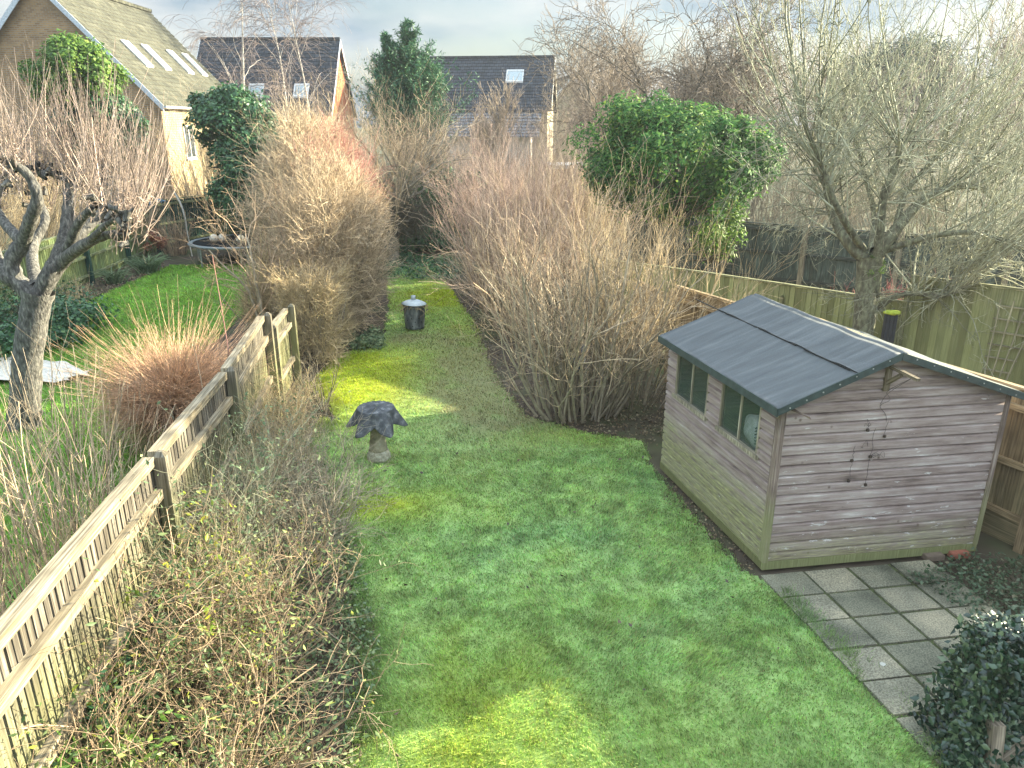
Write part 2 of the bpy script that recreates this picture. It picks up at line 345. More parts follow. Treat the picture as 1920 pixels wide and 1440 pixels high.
def lawncol(x, y):
    """turf colour: yellow areas of moss and painted sunlight, worn brown areas, darker clumps"""
    a = fbm(x, y, .9, 1); b = fbm(x, y, 2.6, 5); c = fbm(x, y, 7, 9, 3)
    base = np.array([.30, .44, .155])[None] * (.55 + .95 * c[:, None])
    bluish = np.array([.24, .40, .17])[None] * (.6 + .8 * c[:, None])
    k = np.clip((a - .5) * 4, 0, 1)[:, None] * .6; base = base * (1 - k) + bluish * k
    moss = np.array([.36, .43, .035])[None]  # yellow of the moss and of the sunlight painted on the turf
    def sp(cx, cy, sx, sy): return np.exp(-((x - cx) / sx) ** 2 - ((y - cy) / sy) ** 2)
    mk = np.clip((b - .6) * 5, 0, 1) * .12 + sp(-2.9, 13.4, 1.2, 2.0) * 1.5 + sp(-1.7, 8.35, 1.0, .42) * .8 + sp(-1.9, 20.5, 1.5, 2.) * 1.0 + sp(-.1, 4.6, 1.4, 1.) * .45 + sp(-1., 16.6, .9, 2.) * .5 + sp(.9, 10.6, 1.2, .5) * .4  # masks paint the sun patches yellow, mixed with some real moss
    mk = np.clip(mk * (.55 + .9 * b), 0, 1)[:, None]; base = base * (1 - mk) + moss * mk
    worn = np.array([.22, .20, .10])[None]
    wk = np.clip((sp(-.6, 13.6, 1.4, 3.2) * 1.7 + sp(-2.2, 16.2, 1.4, .7) + sp(.2, 11.3, .7, .6)) * (.2 + 1.2 * b) - .1, 0, 1)[:, None] * .8
    return base * (1 - wk) + worn * wk, wk[:, 0]
def sheet(name, poly, z, step, colf, m, kind='structure', bump=.015):
    p = np.array(poly); x0, y0 = p.min(0) - step; x1, y1 = p.max(0) + step
    xs = np.arange(x0, x1, step); ys = np.arange(y0, y1, step); X, Y = np.meshgrid(xs, ys); X = X.ravel(); Y = Y.ravel()
    wx = X + .12 * (fbm(X, Y, 3, 3) - .5) ; wy = Y + .12 * (fbm(X, Y, 3, 8) - .5)
    ins = inpoly(wx, wy, poly); nx = len(xs); I = np.arange(len(X)).reshape(len(ys), nx)
    q = np.stack([I[:-1, :-1], I[:-1, 1:], I[1:, 1:], I[1:, :-1]], -1).reshape(-1, 4); q = q[ins[q].sum(1) >= 3]
    u = np.unique(q); mp_ = np.zeros(len(X), int); mp_[u] = np.arange(len(u)); q = mp_[q]; X = X[u]; Y = Y[u]
    Z = z + bump * (fbm(X, Y, 1.5, 4) - .3)
    o = newmesh(name, np.stack([X, Y, Z], 1), [q], m, col=colf(X, Y), smooth=True); tag(o, kind=kind); return o
def soilcol(x, y):
    b = fbm(x, y, 3, 5); c = fbm(x, y, 14, 9, 3); a = fbm(x, y, .7, 2)
    s = np.array([.075, .06, .045])[None] * (.5 + 1.0 * c[:, None]); g = np.array([.07, .11, .035])[None]
    k = (np.clip((b - .5) * 4, 0, 1) * .35 + np.clip((a - .52) * 5, 0, 1) * .35)[:, None]
    return s * (1 - k) + g * k
soilM = colmat('soil', rough=.95, trans=0); lawnM = colmat('turf', rough=.9, trans=0)
groundM = M('far_ground', [(.3, (.05, .06, .03)), (.7, (.10, .11, .06))], scale=.4, bump=.2)
g = newmesh('ground', [(-900, -300, -.06), (900, -300, -.06), (900, 1500, -.06), (-900, 1500, -.06)], [(0, 1, 2, 3)], groundM); tag(g, kind='structure')
sheet('garden_soil', [(-17, -1), (12, -1), (16, 34), (-18, 34)], -.025, .16, soilcol, soilM, bump=.03)
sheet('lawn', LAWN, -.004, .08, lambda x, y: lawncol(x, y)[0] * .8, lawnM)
sheet('neighbouring_lawn', NLAWN, -.004, .12, lambda x, y: lawncol(x * 1.3 + 40, y + 40)[0] * np.array([.5, .6, .35]), lawnM)

grassM = colmat('grass_blades', rough=.55, trans=.4, spec=.3)
def grass(name, poly, zones, colf, z0=.0, hmul=1.):
    VV = []; CC = []
    for (ya, yb, dens, h, wd) in zones:
        p = np.array(poly); xa, xb = p[:, 0].min(), p[:, 0].max()
        k = int((xb - xa) * (yb - ya) * dens); x = rng.uniform(xa, xb, k); y = rng.uniform(ya, yb, k)
        wx = x + .14 * (fbm(x, y, 3, 3) - .5) + rng.normal(0, .02, k); wy = y + .14 * (fbm(x, y, 3, 8) - .5)
        s = inpoly(wx, wy, poly); x = x[s]; y = y[s]
        col, wk = colf(x, y); s = rng.random(len(x)) > wk * .75; x, y, col = x[s], y[s], col[s]; k = len(x)
        cl = fbm(x, y, 5, 2, 3); hh = h * hmul * rng.uniform(.5, 1.25, k) * (.3 + 1.0 * cl + .9 * np.clip(fbm(x, y, 11, 12, 2) - .5, 0, 1) * 2)
        a = rng.uniform(0, 2 * math.pi, k); lean = rng.uniform(.15, 1.1, k) * hh
        la = a * .35 + 6 * fbm(x, y, .8, 6)
        dx = np.cos(la) * lean; dy = np.sin(la) * lean; w2 = wd * rng.uniform(.6, 1.2, k) / 2
        px = np.cos(a + 1.57) * w2; py = np.sin(a + 1.57) * w2; z = np.full(k, z0)
        B = np.stack([np.stack([x - px, y - py, z], 1), np.stack([x + px, y + py, z], 1),
                      np.stack([x + px * .8 + dx * .4, y + py * .8 + dy * .4, z + hh * .62], 1), np.stack([x - px * .8 + dx * .4, y - py * .8 + dy * .4, z + hh * .62], 1),
                      np.stack([x + dx, y + dy, z + hh], 1)], 1)
        c = np.clip(col * rng.uniform(.45, 1.7, (k, 1)) * (1 + rng.normal(0, .09, (k, 3))), 0, 1)
        straw = rng.random(k) < .06; c[straw] = np.array([.42, .38, .18])
        VV.append(B.reshape(-1, 3)); CC.append(np.repeat(c, 5, 0))
    V = np.concatenate(VV); Cc = np.concatenate(CC); I = np.arange(len(V) // 5)[:, None] * 5
    o = newmesh(name, V, [I + np.array([[0, 1, 2, 3]]), I + np.array([[3, 2, 4]])], grassM, col=Cc); return o
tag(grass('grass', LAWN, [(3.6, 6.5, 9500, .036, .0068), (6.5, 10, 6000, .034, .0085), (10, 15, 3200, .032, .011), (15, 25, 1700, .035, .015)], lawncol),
    'short uneven green lawn grass with yellow patches of moss and painted sunlight', 'grass', kind='stuff')
tag(grass('grass', NLAWN, [(7, 14, 1500, .06, .012), (14, 26, 1200, .06, .016)], lambda x, y: (lawncol(x * 1.3 + 40, y + 40)[0] * np.array([.72, .88, .40]), np.zeros(len(x)))),
    'lush green grass of the neighbouring garden beyond the picket fence', 'grass', kind='stuff')

def tufts(pts, n, label, w=.07, h=.075):
    pts = np.array(pts, float); seg = np.diff(pts, axis=0); ln = np.linalg.norm(seg, axis=1); i = rng.choice(len(seg), n, p=ln / ln.sum()); t = rng.random((n, 1)); p = pts[i] + seg[i] * t + rng.normal(0, w, (n, 2))
    k = vnoise(p[:, 0], p[:, 1], 4, 2) > .35; p = p[k]; n = len(p); hh = h * rng.uniform(.4, 1.3, n); a = rng.uniform(0, 6.28, n)
    s = grow(np.stack([p[:, 0], p[:, 1], np.zeros(n)], 1), np.stack([np.cos(a) * .5, np.sin(a) * .5, np.ones(n)], 1), hh, .0028, 3, .1, 0, .2, droop=.3)
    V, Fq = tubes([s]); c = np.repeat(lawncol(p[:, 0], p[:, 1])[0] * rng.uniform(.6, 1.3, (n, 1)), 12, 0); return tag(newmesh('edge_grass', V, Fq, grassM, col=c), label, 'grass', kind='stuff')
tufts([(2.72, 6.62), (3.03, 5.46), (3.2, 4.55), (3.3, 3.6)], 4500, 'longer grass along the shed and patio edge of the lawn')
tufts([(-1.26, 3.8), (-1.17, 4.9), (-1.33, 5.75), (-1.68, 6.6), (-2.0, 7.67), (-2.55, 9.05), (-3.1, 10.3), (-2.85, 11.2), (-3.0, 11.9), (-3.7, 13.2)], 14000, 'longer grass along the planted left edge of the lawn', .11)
# patio of concrete slabs, laid on the same skewed grid as the shed front
SA = np.array([2.68, 6.89]); SU = np.array([.989, .150]); SV = np.array([-.238, .971])
def slabm():
    m, N, L, b = nmat('concrete_slab'); tc = N.new('ShaderNodeTexCoord')
    n1 = N.new('ShaderNodeTexNoise'); n1.inputs['Scale'].default_value = 1.6; n1.inputs['Detail'].default_value = 8; L.new(tc.outputs['Object'], n1.inputs['Vector'])
    r1 = ramp(N, [(.32, (.07, .075, .055)), (.5, (.20, .195, .15)), (.68, (.31, .285, .21))]); L.new(n1.outputs['Fac'], r1.inputs[0])
    n2 = N.new('ShaderNodeTexNoise'); n2.inputs['Scale'].default_value = 70; n2.inputs['Detail'].default_value = 3; L.new(tc.outputs['Object'], n2.inputs['Vector'])
    r2 = ramp(N, [(.35, (.55,) * 3), (.65, (1.3,) * 3)]); L.new(n2.outputs['Fac'], r2.inputs[0])
    g = N.new('ShaderNodeNewGeometry'); r3 = ramp(N, [(0, (.75, .78, .72)), (1, (1.15, 1.12, 1.05))]); L.new(g.outputs['Random Per Island'], r3.inputs[0])
    o = r1.outputs[0]
    for rr in (r2, r3):
        mx = N.new('ShaderNodeMix'); mx.data_type = 'RGBA'; mx.blend_type = 'MULTIPLY'; mx.inputs['Factor'].default_value = 1
        L.new(o, mx.inputs['A']); L.new(rr.outputs[0], mx.inputs['B']); o = mx.outputs['Result']
    v = N.new('ShaderNodeTexVoronoi'); v.inputs['Scale'].default_value = 2.1; L.new(tc.outputs['Object'], v.inputs['Vector'])
    lt = N.new('ShaderNodeMath'); lt.operation = 'LESS_THAN'; lt.inputs[1].default_value = .06; L.new(v.outputs['Distance'], lt.inputs[0])
    gr = N.new('ShaderNodeSeparateColor'); L.new(v.outputs['Color'], gr.inputs[0]); g2 = N.new('ShaderNodeMath'); g2.operation = 'GREATER_THAN'; g2.inputs[1].default_value = .5; L.new(gr.outputs[0], g2.inputs[0])
    mu = N.new('ShaderNodeMath'); mu.operation = 'MULTIPLY'; L.new(lt.outputs[0], mu.inputs[0]); L.new(g2.outputs[0], mu.inputs[1])
    mx = N.new('ShaderNodeMix'); mx.data_type = 'RGBA'; mx.inputs['B'].default_value = (.42, .42, .37, 1); L.new(mu.outputs[0], mx.inputs['Factor']); L.new(o, mx.inputs['A'])
    L.new(mx.outputs['Result'], b.inputs['Base Color']); b.inputs['Roughness'].default_value = .9
    bp = N.new('ShaderNodeBump'); bp.inputs['Strength'].default_value = .5; bp.inputs['Distance'].default_value = .004; L.new(n2.outputs['Fac'], bp.inputs['Height']); L.new(bp.outputs[0], b.inputs['Normal'])
    return m
jointM = M('mossy_joint', [(.35, (.03, .03, .02)), (.6, (.08, .10, .035))], scale=14, bump=.5)
PO = np.array([3.18, 6.45]); PU = np.array([.488, .075]); PV = np.array([.088, -.40])
mb = MB(); pj = MB()
def pt(i, j, z): q = PO + PU * i + PV * j; return (q[0], q[1], z)
for i in range(-3, 8):
    for j in range(-1, 12):
        cx, cy = (PO + PU * (i + .5) + PV * (j + .5)); 
        if (j < 0 and i < -1) or i > 2 + (j > 3) + 2 * (j > 5): continue
        if inpoly(np.array([cx + .1]), np.array([cy]), LAWN)[0]: continue
        e = .013 + random.random() * .014; dz = random.uniform(-.006, .006); t = [pt(i + e * 2, j + e * 2, 0), pt(i + 1 - e * 2, j + e * 2, 0), pt(i + 1 - e * 2, j + 1 - e * 2, 0), pt(i + e * 2, j + 1 - e * 2, 0)]
        top = [(a, b_, .028 + dz) for a, b_, _ in t]; bo = [(a, b_, -.03) for a, b_, _ in t]; mb.hexa([bo[3], bo[2], bo[1], bo[0], top[3], top[2], top[1], top[0]])
tag(mb.build('patio', slabm()), kind='structure')
q = [PO + PU * a + PV * b_ for a, b_ in ((-1., -1.), (3., -1), (3., 4), (4.1, 4.5), (6, 8), (6, 12), (0, 12), (0, 3))]
pj.face([(a[0], a[1], .012) for a in q][::-1]); tag(pj.build('patio_joints', jointM), kind='structure')

# fallen leaves and litter on the soil
litM = leafmat('dead_leaves', [(0, (.05, .035, .025)), (.4, (.13, .09, .055)), (.7, (.22, .17, .10)), (.93, (.32, .27, .18)), (1, (.09, .16, .05))], rough=.8, trans=.1)
def litter(name, poly, n, size, label, m=None, zr=.03, cat='leaf litter'):
    p = np.array(poly); x = rng.uniform(p[:, 0].min(), p[:, 0].max(), n); y = rng.uniform(p[:, 1].min(), p[:, 1].max(), n)
    s = inpoly(x, y, poly) & (vnoise(x, y, 2.3, 3) * .7 + rng.random(n) * .6 > .5); x = x[s]; y = y[s]; k = len(x)
    Pp = np.stack([x, y, rng.uniform(0, zr, k)], 1); Nn = rng.normal(0, .35, (k, 3)); Nn[:, 2] = 1
    V, Fc = leaves(Pp, Nn, size, .6, .1); return tag(newmesh(name, V, Fc, m or litM), label, cat, kind='stuff')
LB = [(-3.2, 1.5), (-1.25, 1.5), (-1.1, 4.9), (-1.2, 5.7), (-1.6, 6.6), (-1.9, 7.7), (-2.4, 9), (-3.0, 10.3), (-2.8, 11.2), (-2.9, 12), (-3.6, 13.2), (-4.2, 14), (-4.4, 12), (-3.9, 11), (-3.4, 8)]
litter('leaf_litter', LB, 90000, .026, 'brown leaf litter on the bed between picket fence and lawn')
litter('leaf_litter', [(-2.0, 23), (-.9, 16.8), (-.35, 13), (.2, 11.3), (1.2, 10.6), (2.2, 10.2), (3, 12.5), (1.6, 20), (0, 24)], 42000, .04, 'dark leaf litter under the large bare shrub')
litter('leaf_litter', [(2.1, 9.3), (1.9, 8.6), (2.45, 6.9), (2.7, 6.9)], 1500, .03, 'leaf litter along the foot of the shed')
litter('leaf_litter', [(-13, 12), (-11, 15), (-11.4, 18), (-11.6, 25), (-13.4, 28), (-14, 14)], 18000, .06, 'brown litter on the bed below the green picket fence')
wormM = leafmat('clippings', [(0, (.05, .035, .03)), (1, (.12, .08, .05))], trans=0)
tag(litter('fallen_leaf', [(-1, 4), (3, 4.2), (1.8, 10), (-2.6, 10)], 160, .045, 'scattered dark fallen leaves on the lawn', wormM, .05), kind='stuff')

# ------------------------------------------------------------------ shed
paintw = None
def shedwood(name, horiz=True, greenlo=.35, wear=.5, amt=.7):
    m, N, L, b = nmat(name); tc = N.new('ShaderNodeTexCoord')
    mp = N.new('ShaderNodeMapping'); mp.inputs['Scale'].default_value = (1.5, 17, 1) if horiz else (34, 2., 1); L.new(tc.outputs['UV'], mp.inputs[0])
    n1 = N.new('ShaderNodeTexNoise'); n1.inputs['Scale'].default_value = 1.3; n1.inputs['Detail'].default_value = 8; n1.inputs['Roughness'].default_value = .7; L.new(mp.outputs[0], n1.inputs['Vector'])
    n2 = N.new('ShaderNodeTexNoise'); n2.inputs['Scale'].default_value = 1.8; n2.inputs['Detail'].default_value = 5; L.new(tc.outputs['UV'], n2.inputs['Vector'])
    ad = N.new('ShaderNodeMath'); ad.operation = 'MULTIPLY_ADD'; ad.inputs[1].default_value = .55; L.new(n2.outputs['Fac'], ad.inputs[0]); 
    s2 = N.new('ShaderNodeMath'); s2.operation = 'SUBTRACT'; s2.inputs[1].default_value = .275; L.new(n1.outputs['Fac'], s2.inputs[0]); L.new(s2.outputs[0], ad.inputs[2])
    g = N.new('ShaderNodeNewGeometry'); a2 = N.new('ShaderNodeMath'); a2.operation = 'MULTIPLY_ADD'; a2.inputs[1].default_value = .14; L.new(g.outputs['Random Per Island'], a2.inputs[0]); L.new(ad.outputs[0], a2.inputs[2])
    r = ramp(N, [(.28, (.10, .076, .068)), (.44, (.235, .18, .16)), (.60 + .08 * (1 - wear), (.35, .285, .26)), (.72 + .1 * (1 - wear), (.43, .37, .34)), (.86 + .1 * (1 - wear), (.66, .63, .60))])
    L.new(a2.outputs[0], r.inputs[0]); out = r.outputs[0]
    # knots
    v = N.new('ShaderNodeTexVoronoi'); v.inputs['Scale'].default_value = 4.2; L.new(tc.outputs['UV'], v.inputs['Vector'])
    kr = ramp(N, [(.03, (.35, .28, .25)), (.09, (1, 1, 1))]); L.new(v.outputs['Distance'], kr.inputs[0])
    mk = N.new('ShaderNodeMix'); mk.data_type = 'RGBA'; mk.blend_type = 'MULTIPLY'; mk.inputs['Factor'].default_value = .8; L.new(out, mk.inputs['A']); L.new(kr.outputs[0], mk.inputs['B']); out = mk.outputs['Result']
    sp = N.new('ShaderNodeSeparateXYZ'); L.new(tc.outputs['UV'], sp.inputs[0])
    ma = N.new('ShaderNodeMath'); ma.operation = 'MULTIPLY_ADD'; ma.inputs[1].default_value = -.7; L.new(n2.outputs['Fac'], ma.inputs[0]); L.new(sp.outputs['Y'], ma.inputs[2])
    mr = N.new('ShaderNodeMapRange'); mr.inputs['From Min'].default_value = greenlo - .45; mr.inputs['From Max'].default_value = greenlo - .12; mr.inputs['To Min'].default_value = amt; mr.inputs['To Max'].default_value = 0
    L.new(ma.outputs[0], mr.inputs['Value'])
    n3 = N.new('ShaderNodeTexNoise'); n3.inputs['Scale'].default_value = 5; n3.inputs['Detail'].default_value = 6; L.new(mp.outputs[0], n3.inputs['Vector'])
    gr = ramp(N, [(.35, (.14, .13, .08)), (.55, (.27, .28, .12)), (.72, (.45, .47, .18))]); L.new(n3.outputs['Fac'], gr.inputs[0])
    m3 = N.new('ShaderNodeMix'); m3.data_type = 'RGBA'; L.new(mr.outputs[0], m3.inputs['Factor']); L.new(out, m3.inputs['A']); L.new(gr.outputs[0], m3.inputs['B'])
    out = m3.outputs['Result']
    # flaked paint: bare pale patches, commoner low down
    mf = N.new('ShaderNodeMapping'); mf.inputs['Scale'].default_value = (2.2, 9, 1) if horiz else (9, 2.2, 1); mf.inputs['Location'].default_value = (3.1, 1.7, 0); L.new(tc.outputs['UV'], mf.inputs[0])
    nf = N.new('ShaderNodeTexNoise'); nf.inputs['Scale'].default_value = 1.6; nf.inputs['Detail'].default_value = 12; nf.inputs['Roughness'].default_value = .72; L.new(mf.outputs[0], nf.inputs['Vector'])
    fr = N.new('ShaderNodeMath'); fr.operation = 'MULTIPLY_ADD'; fr.inputs[1].default_value = -.045 * wear; L.new(sp.outputs['Y'], fr.inputs[0]); L.new(nf.outputs['Fac'], fr.inputs[2])
    rr = ramp(N, [(.555 + .12 * (1 - wear), (0, 0, 0)), (.575 + .12 * (1 - wear), (.8, .8, .8))]); L.new(fr.outputs[0], rr.inputs[0])
    m4 = N.new('ShaderNodeMix'); m4.data_type = 'RGBA'; m4.inputs['B'].default_value = (.62, .60, .57, 1); L.new(rr.outputs[0], m4.inputs['Factor']); L.new(out, m4.inputs['A']); out = m4.outputs['Result']
    L.new(out, b.inputs['Base Color']); b.inputs['Roughness'].default_value = .8; b.inputs['Specular IOR Level'].default_value = .25
    bp = N.new('ShaderNodeBump'); bp.inputs['Strength'].default_value = .6; bp.inputs['Distance'].default_value = .004; L.new(n1.outputs['Fac'], bp.inputs['Height']); L.new(bp.outputs[0], b.inputs['Normal'])
    return m
SW, SL, SE, SR, SRS = 2.47, 2.56, 1.90, 2.36, 1.09    # width, length, eaves, ridge, ridge position
def sx(p): q = SA + SU * p[0] + SV * p[1]; return (q[0], q[1], p[2])
shed = thing('garden_shed', 'weathered wooden garden shed with grey felt roof and two windows on the lawn edge', 'shed', loc=(*SA, 0))
wfront = shedwood('worn_shiplap', True, .28, .75, .55); wside = shedwood('damp_shiplap', True, .64, .25, .75)
trimM = woodmat('shed_trim', (.25, .19, .16), (.42, .38, .33), (.25, .27, .12), 0, .3)
baseM = woodmat('shed_base_timber', (.22, .20, .12), (.36, .36, .22), (.22, .25, .10), 0, .3)
def boards(mb, axis, lo, hi, z0, z1, bh=.1115, topf=None, out=-1):
    """shiplap: each board a bevelled strip standing slightly proud at its foot. axis 0: wall in x at y=0; axis 1: wall in y at x=0"""
    z = z0
    while z < z1 - 1e-4:
        zt = min(z + bh, z1); T = lambda a, d, zz: (a, d, zz) if axis == 0 else (d, a, zz)
        a0, a1 = lo, hi; segs = [(a0, a1)]
        if topf:
            b0, b1 = topf(z + .001); t0, t1 = topf(zt)
            if b1 - b0 < .02: break
        else: b0, t0, b1, t1 = a0, a0, a1, a1
        # profile: foot proud, chamfer, then a recess under the next board's foot
        prof = [(.012, z), (-.022, z), (-.020, zt - .036), (.008, zt - .018), (.010, zt), (.012, zt)]
        A_ = [T(b0 + (t0 - b0) * (zz - z) / (zt - z), d, zz) for d, zz in prof]; B_ = [T(b1 + (t1 - b1) * (zz - z) / (zt - z), d, zz) for d, zz in prof]
        uo = random.random() * 9
        for i in range(5):
            za_, zb_ = prof[i][1], prof[i + 1][1]; ua, ub = b0 + uo, b1 + uo; mb.face([A_[i], B_[i], B_[i + 1], A_[i + 1]], 0, [(ua, za_), (ub, za_), (ub, zb_), (ua, zb_)])
        z = zt
mb = MB(sx)
def gable(z):
    if z <= SE: return (0, SW)
    return (max(0, (z - SE) / (SR - SE) * SRS), SW - (z - SE) / (SR - SE) * (SW - SRS))
boards(mb, 0, 0, SW, .13, SR, topf=gable)
mb.box((.02, .03, .1), (SW - .02, .05, SE)); mb.build('front_wall', wfront, shed)
mb = MB(sx); W = [(.33, 1.15), (1.46, 2.3)]
boards(mb, 1, 0, SL, .13, 1.2)
for a, b_ in ((0, .33), (1.15, 1.46), (2.3, SL)): boards(mb, 1, a, b_, 1.2, SE)
mb.build('side_wall', wside, shed)
mb = MB(sx); mb.box((SW - .02, 0.02, .1), (SW, SL, SE)); mb.box((0.02, SL - .02, .1), (SW - .03, SL, SE)); mb.face([(0.02, SL, SE), (SW - .03, SL, SE), (SRS, SL, SR)]); mb.build('back_wall', wside, shed)
mb = MB(sx); mb.box((-.03, -.03, 0.03), (SW + .02, .0, .125)); mb.box((-.03, .0, 0.03), (0., SL, .125)); mb.box((0.05, .05, .06), (SW - .05, SL - .05, .11)); mb.build('base_frame', baseM, shed)
for q_ in (((-.036, -.036, .12), (.022, -.02, SE + .01)), ((-.037, -.019, .12), (-.02, .045, SE + .01)), ((SW - .03, -.037, .12), (SW + .02, -.02, SE - .02))):
    mb = MB(sx); mb.box(*q_); mb.build('corner_trim', trimM, shed)
felt, N_, L_, b_ = nmat('roof_felt')
tc = N_.new('ShaderNodeTexCoord'); mp = N_.new('ShaderNodeMapping'); mp.inputs['Scale'].default_value = (7, 1.1, 1); L_.new(tc.outputs['UV'], mp.inputs[0])
n1 = N_.new('ShaderNodeTexNoise'); n1.inputs['Scale'].default_value = 1.5; n1.inputs['Detail'].default_value = 6; L_.new(mp.outputs[0], n1.inputs['Vector'])
n2 = N_.new('ShaderNodeTexNoise'); n2.inputs['Scale'].default_value = 150; n2.inputs['Detail'].default_value = 2; L_.new(tc.outputs['UV'], n2.inputs['Vector'])
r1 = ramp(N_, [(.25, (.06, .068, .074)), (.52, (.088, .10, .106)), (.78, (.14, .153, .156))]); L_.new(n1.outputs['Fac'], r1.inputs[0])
r2 = ramp(N_, [(.4, (.75,) * 3), (.62, (1.1,) * 3), (.72, (2.2,) * 3)]); L_.new(n2.outputs['Fac'], r2.inputs[0])
mm = N_.new('ShaderNodeMix'); mm.data_type = 'RGBA'; mm.blend_type = 'MULTIPLY'; mm.inputs['Factor'].default_value = 1; L_.new(r1.outputs[0], mm.inputs['A']); L_.new(r2.outputs[0], mm.inputs['B']); L_.new(mm.outputs['Result'], b_.inputs['Base Color'])
b_.inputs['Roughness'].default_value = .75
bp = N_.new('ShaderNodeBump'); bp.inputs['Strength'].default_value = .5; bp.inputs['Distance'].default_value = .012; L_.new(n1.outputs['Fac'], bp.inputs['Height']); L_.new(bp.outputs[0], b_.inputs['Normal'])
feltR = M('sunlit_felt', [(.3, (.08, .095, .09)), (.6, (.14, .155, .14)), (.8, (.22, .22, .17))], scale=2, stretch=(1, 1, 1), coord='UV', bump=.3)  # lighter, warmer copy of the felt: sunlight painted into the right slope
def slope_pts(x0, z0, x1, z1, y0, y1, sag=.012, nx=26, ny=44, th=.022):
    V = []; Fc = []; UV = []
    for i in range(nx + 1):
        for j in range(ny + 1):
            s = i / nx; t = j / ny; x = x0 + (x1 - x0) * s; y = y0 + (y1 - y0) * t
            zz = z0 + (z1 - z0) * s - sag * math.sin(math.pi * s) * (1 + .5 * math.sin(7 * t)) + .004 * math.sin(23 * t + 5 * s) + .007 * (float(vnoise(x * 1.2, y * 5)) - .5) + .006 * (float(vnoise(x * 3, y * 9, 1, 4)) - .5)
            V.append((x, y, zz))
    q = lambda i, j: i * (ny + 1) + j
    for i in range(nx):
        for j in range(ny):
            f = (q(i, j), q(i, j + 1), q(i + 1, j + 1), q(i + 1, j)); Fc.append(f)
    n = len(V); V += [(x, y, z - th) for x, y, z in V[:n]]; Fc += [tuple(n + a for a in f) for f in Fc]
    ed = [(q(0, j), q(0, j + 1)) for j in range(ny)] + [(q(nx, j), q(nx, j + 1)) for j in range(ny)] + [(q(i, 0), q(i + 1, 0)) for i in range(nx)] + [(q(i, ny), q(i + 1, ny)) for i in range(nx)]
    Fc += [(a, b, b + n, a + n) for a, b in ed]
    for f in Fc:
        for k in f: UV.append((V[k][1], V[k][0]))
    return V, Fc, UV
ez = SE - .10 * (SR - SE) / SRS; ezr = SE - .12 * (SR - SE) / (SW - SRS)
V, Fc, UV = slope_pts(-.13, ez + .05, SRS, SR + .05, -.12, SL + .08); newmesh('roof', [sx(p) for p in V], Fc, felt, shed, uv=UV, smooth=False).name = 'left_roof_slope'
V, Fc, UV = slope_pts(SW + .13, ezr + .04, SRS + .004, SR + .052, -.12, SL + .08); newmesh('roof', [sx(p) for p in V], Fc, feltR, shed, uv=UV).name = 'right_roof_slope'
tan = MB(sx)
for (y_, x_, w_, l_) in ((.75, SRS + .30, .11, .75), (.95, SRS + .40, .10, .9), (1.1, SRS + .50, .08, .6)):
    zt_ = lambda x: SR + .05 - (SR - ezr) * (x - SRS) / (SW + .13 - SRS) * 1.0 + .012
    tan.face([(x_ - w_, y_, zt_(x_ - w_)), (x_ + w_, y_ + .05, zt_(x_ + w_)), (x_ + w_ * .8, y_ + l_, zt_(x_ + w_ * .8)), (x_ - w_ * .7, y_ + l_ * .95, zt_(x_ - w_ * .7))])
tan.build('tan_patch', woodmat('tan_roof_patch', (.45, .33, .16), (.62, .5, .3)), shed)  # flat tan strips laid on the right roof slope
# overlapping upper felt sheet, ridge strip, fascia folds with nails
V, Fc, UV = slope_pts(SRS * .60, SE + (SR - SE) * .60 + .058, SRS + .06, SR + .062, -.124, SL + .083, th=.006); newmesh('upper_felt_sheet', [sx(p) for p in V], Fc, felt, shed, uv=UV)
feltE = plain('felt_edge', (.045, .065, .062), .7)
mb = MB(sx)
def strip(x0, z0, x1, z1, y, h=.075):
    mb.hexa([(x0, y - .012, z0 - h), (x1, y - .012, z1 - h), (x1, y, z1 - h), (x0, y, z0 - h), (x0, y - .012, z0), (x1, y - .012, z1), (x1, y, z1), (x0, y, z0)])
strip(-.135, ez + .052, SRS - .002, SR + .06, -.121); strip(SRS + .002, SR + .06, SW + .135, ezr + .045, -.121)
mb.box((-.142, -.125, ez - .035), (-.13, SL + .085, ez + .05)); mb.build('felt_fascia', feltE, shed)
zinc = plain('zinc', (.6, .62, .62), .4, .7)
for k in range(7):
    t = (k + .5) / 7
    for x, z in ((-.1 + (SRS + .05) * t, ez + .02 + (SR - ez) * t), (SRS + .06 + (SW - SRS) * t, SR + .02 - (SR - ezr) * t)): mb = MB(sx); mb.box((x - .006, -.137, z - .006), (x + .006, -.132, z + .006)); mb.build('nail', zinc, shed)
mb = MB(sx)
for y in (.0, .9, 1.7, 2.5):
    mb.box((SRS * .60 - .012, y, SE + (SR - SE) * .60 + .045), (SRS * .60 - .002, y + .75, SE + (SR - SE) * .60 + .056))
mb.build('bitumen_seam', plain('bitumen', (.015, .018, .02), .5), shed)
frameM = woodmat('window_frame_timber', (.34, .30, .22), (.60, .57, .45), (.3, .33, .2), 0, .2)
glassM = plain('dirty_glass', (.06, .11, .09), .05, spec=1., alpha=.34)
for (a, b2) in W:
    fr = MB(sx); z0, z1 = 1.2, SE - .01
    fr.box((-.022, a, z0), (.03, a + .028, z1)); fr.box((-.022, b2 - .028, z0), (.03, b2, z1)); fr.box((-.012, (a + b2) / 2 - .014, z0 + .02), (.015, (a + b2) / 2 + .014, z1))
    fo = fr.build('window', frameM, shed)
    sl = MB(sx); sl.box((-.045, a - .03, z0 - .03), (.03, b2 + .03, z0 + .018)); sl.build('sill', frameM, fo)
    for (p0, p1) in ((a + .028, (a + b2) / 2 - .014), ((a + b2) / 2 + .014, b2 - .028)):
        pn = MB(sx); pn.box((.002, p0, z0 + .018), (.006, p1, z1)); pn.build('pane', glassM, fo)
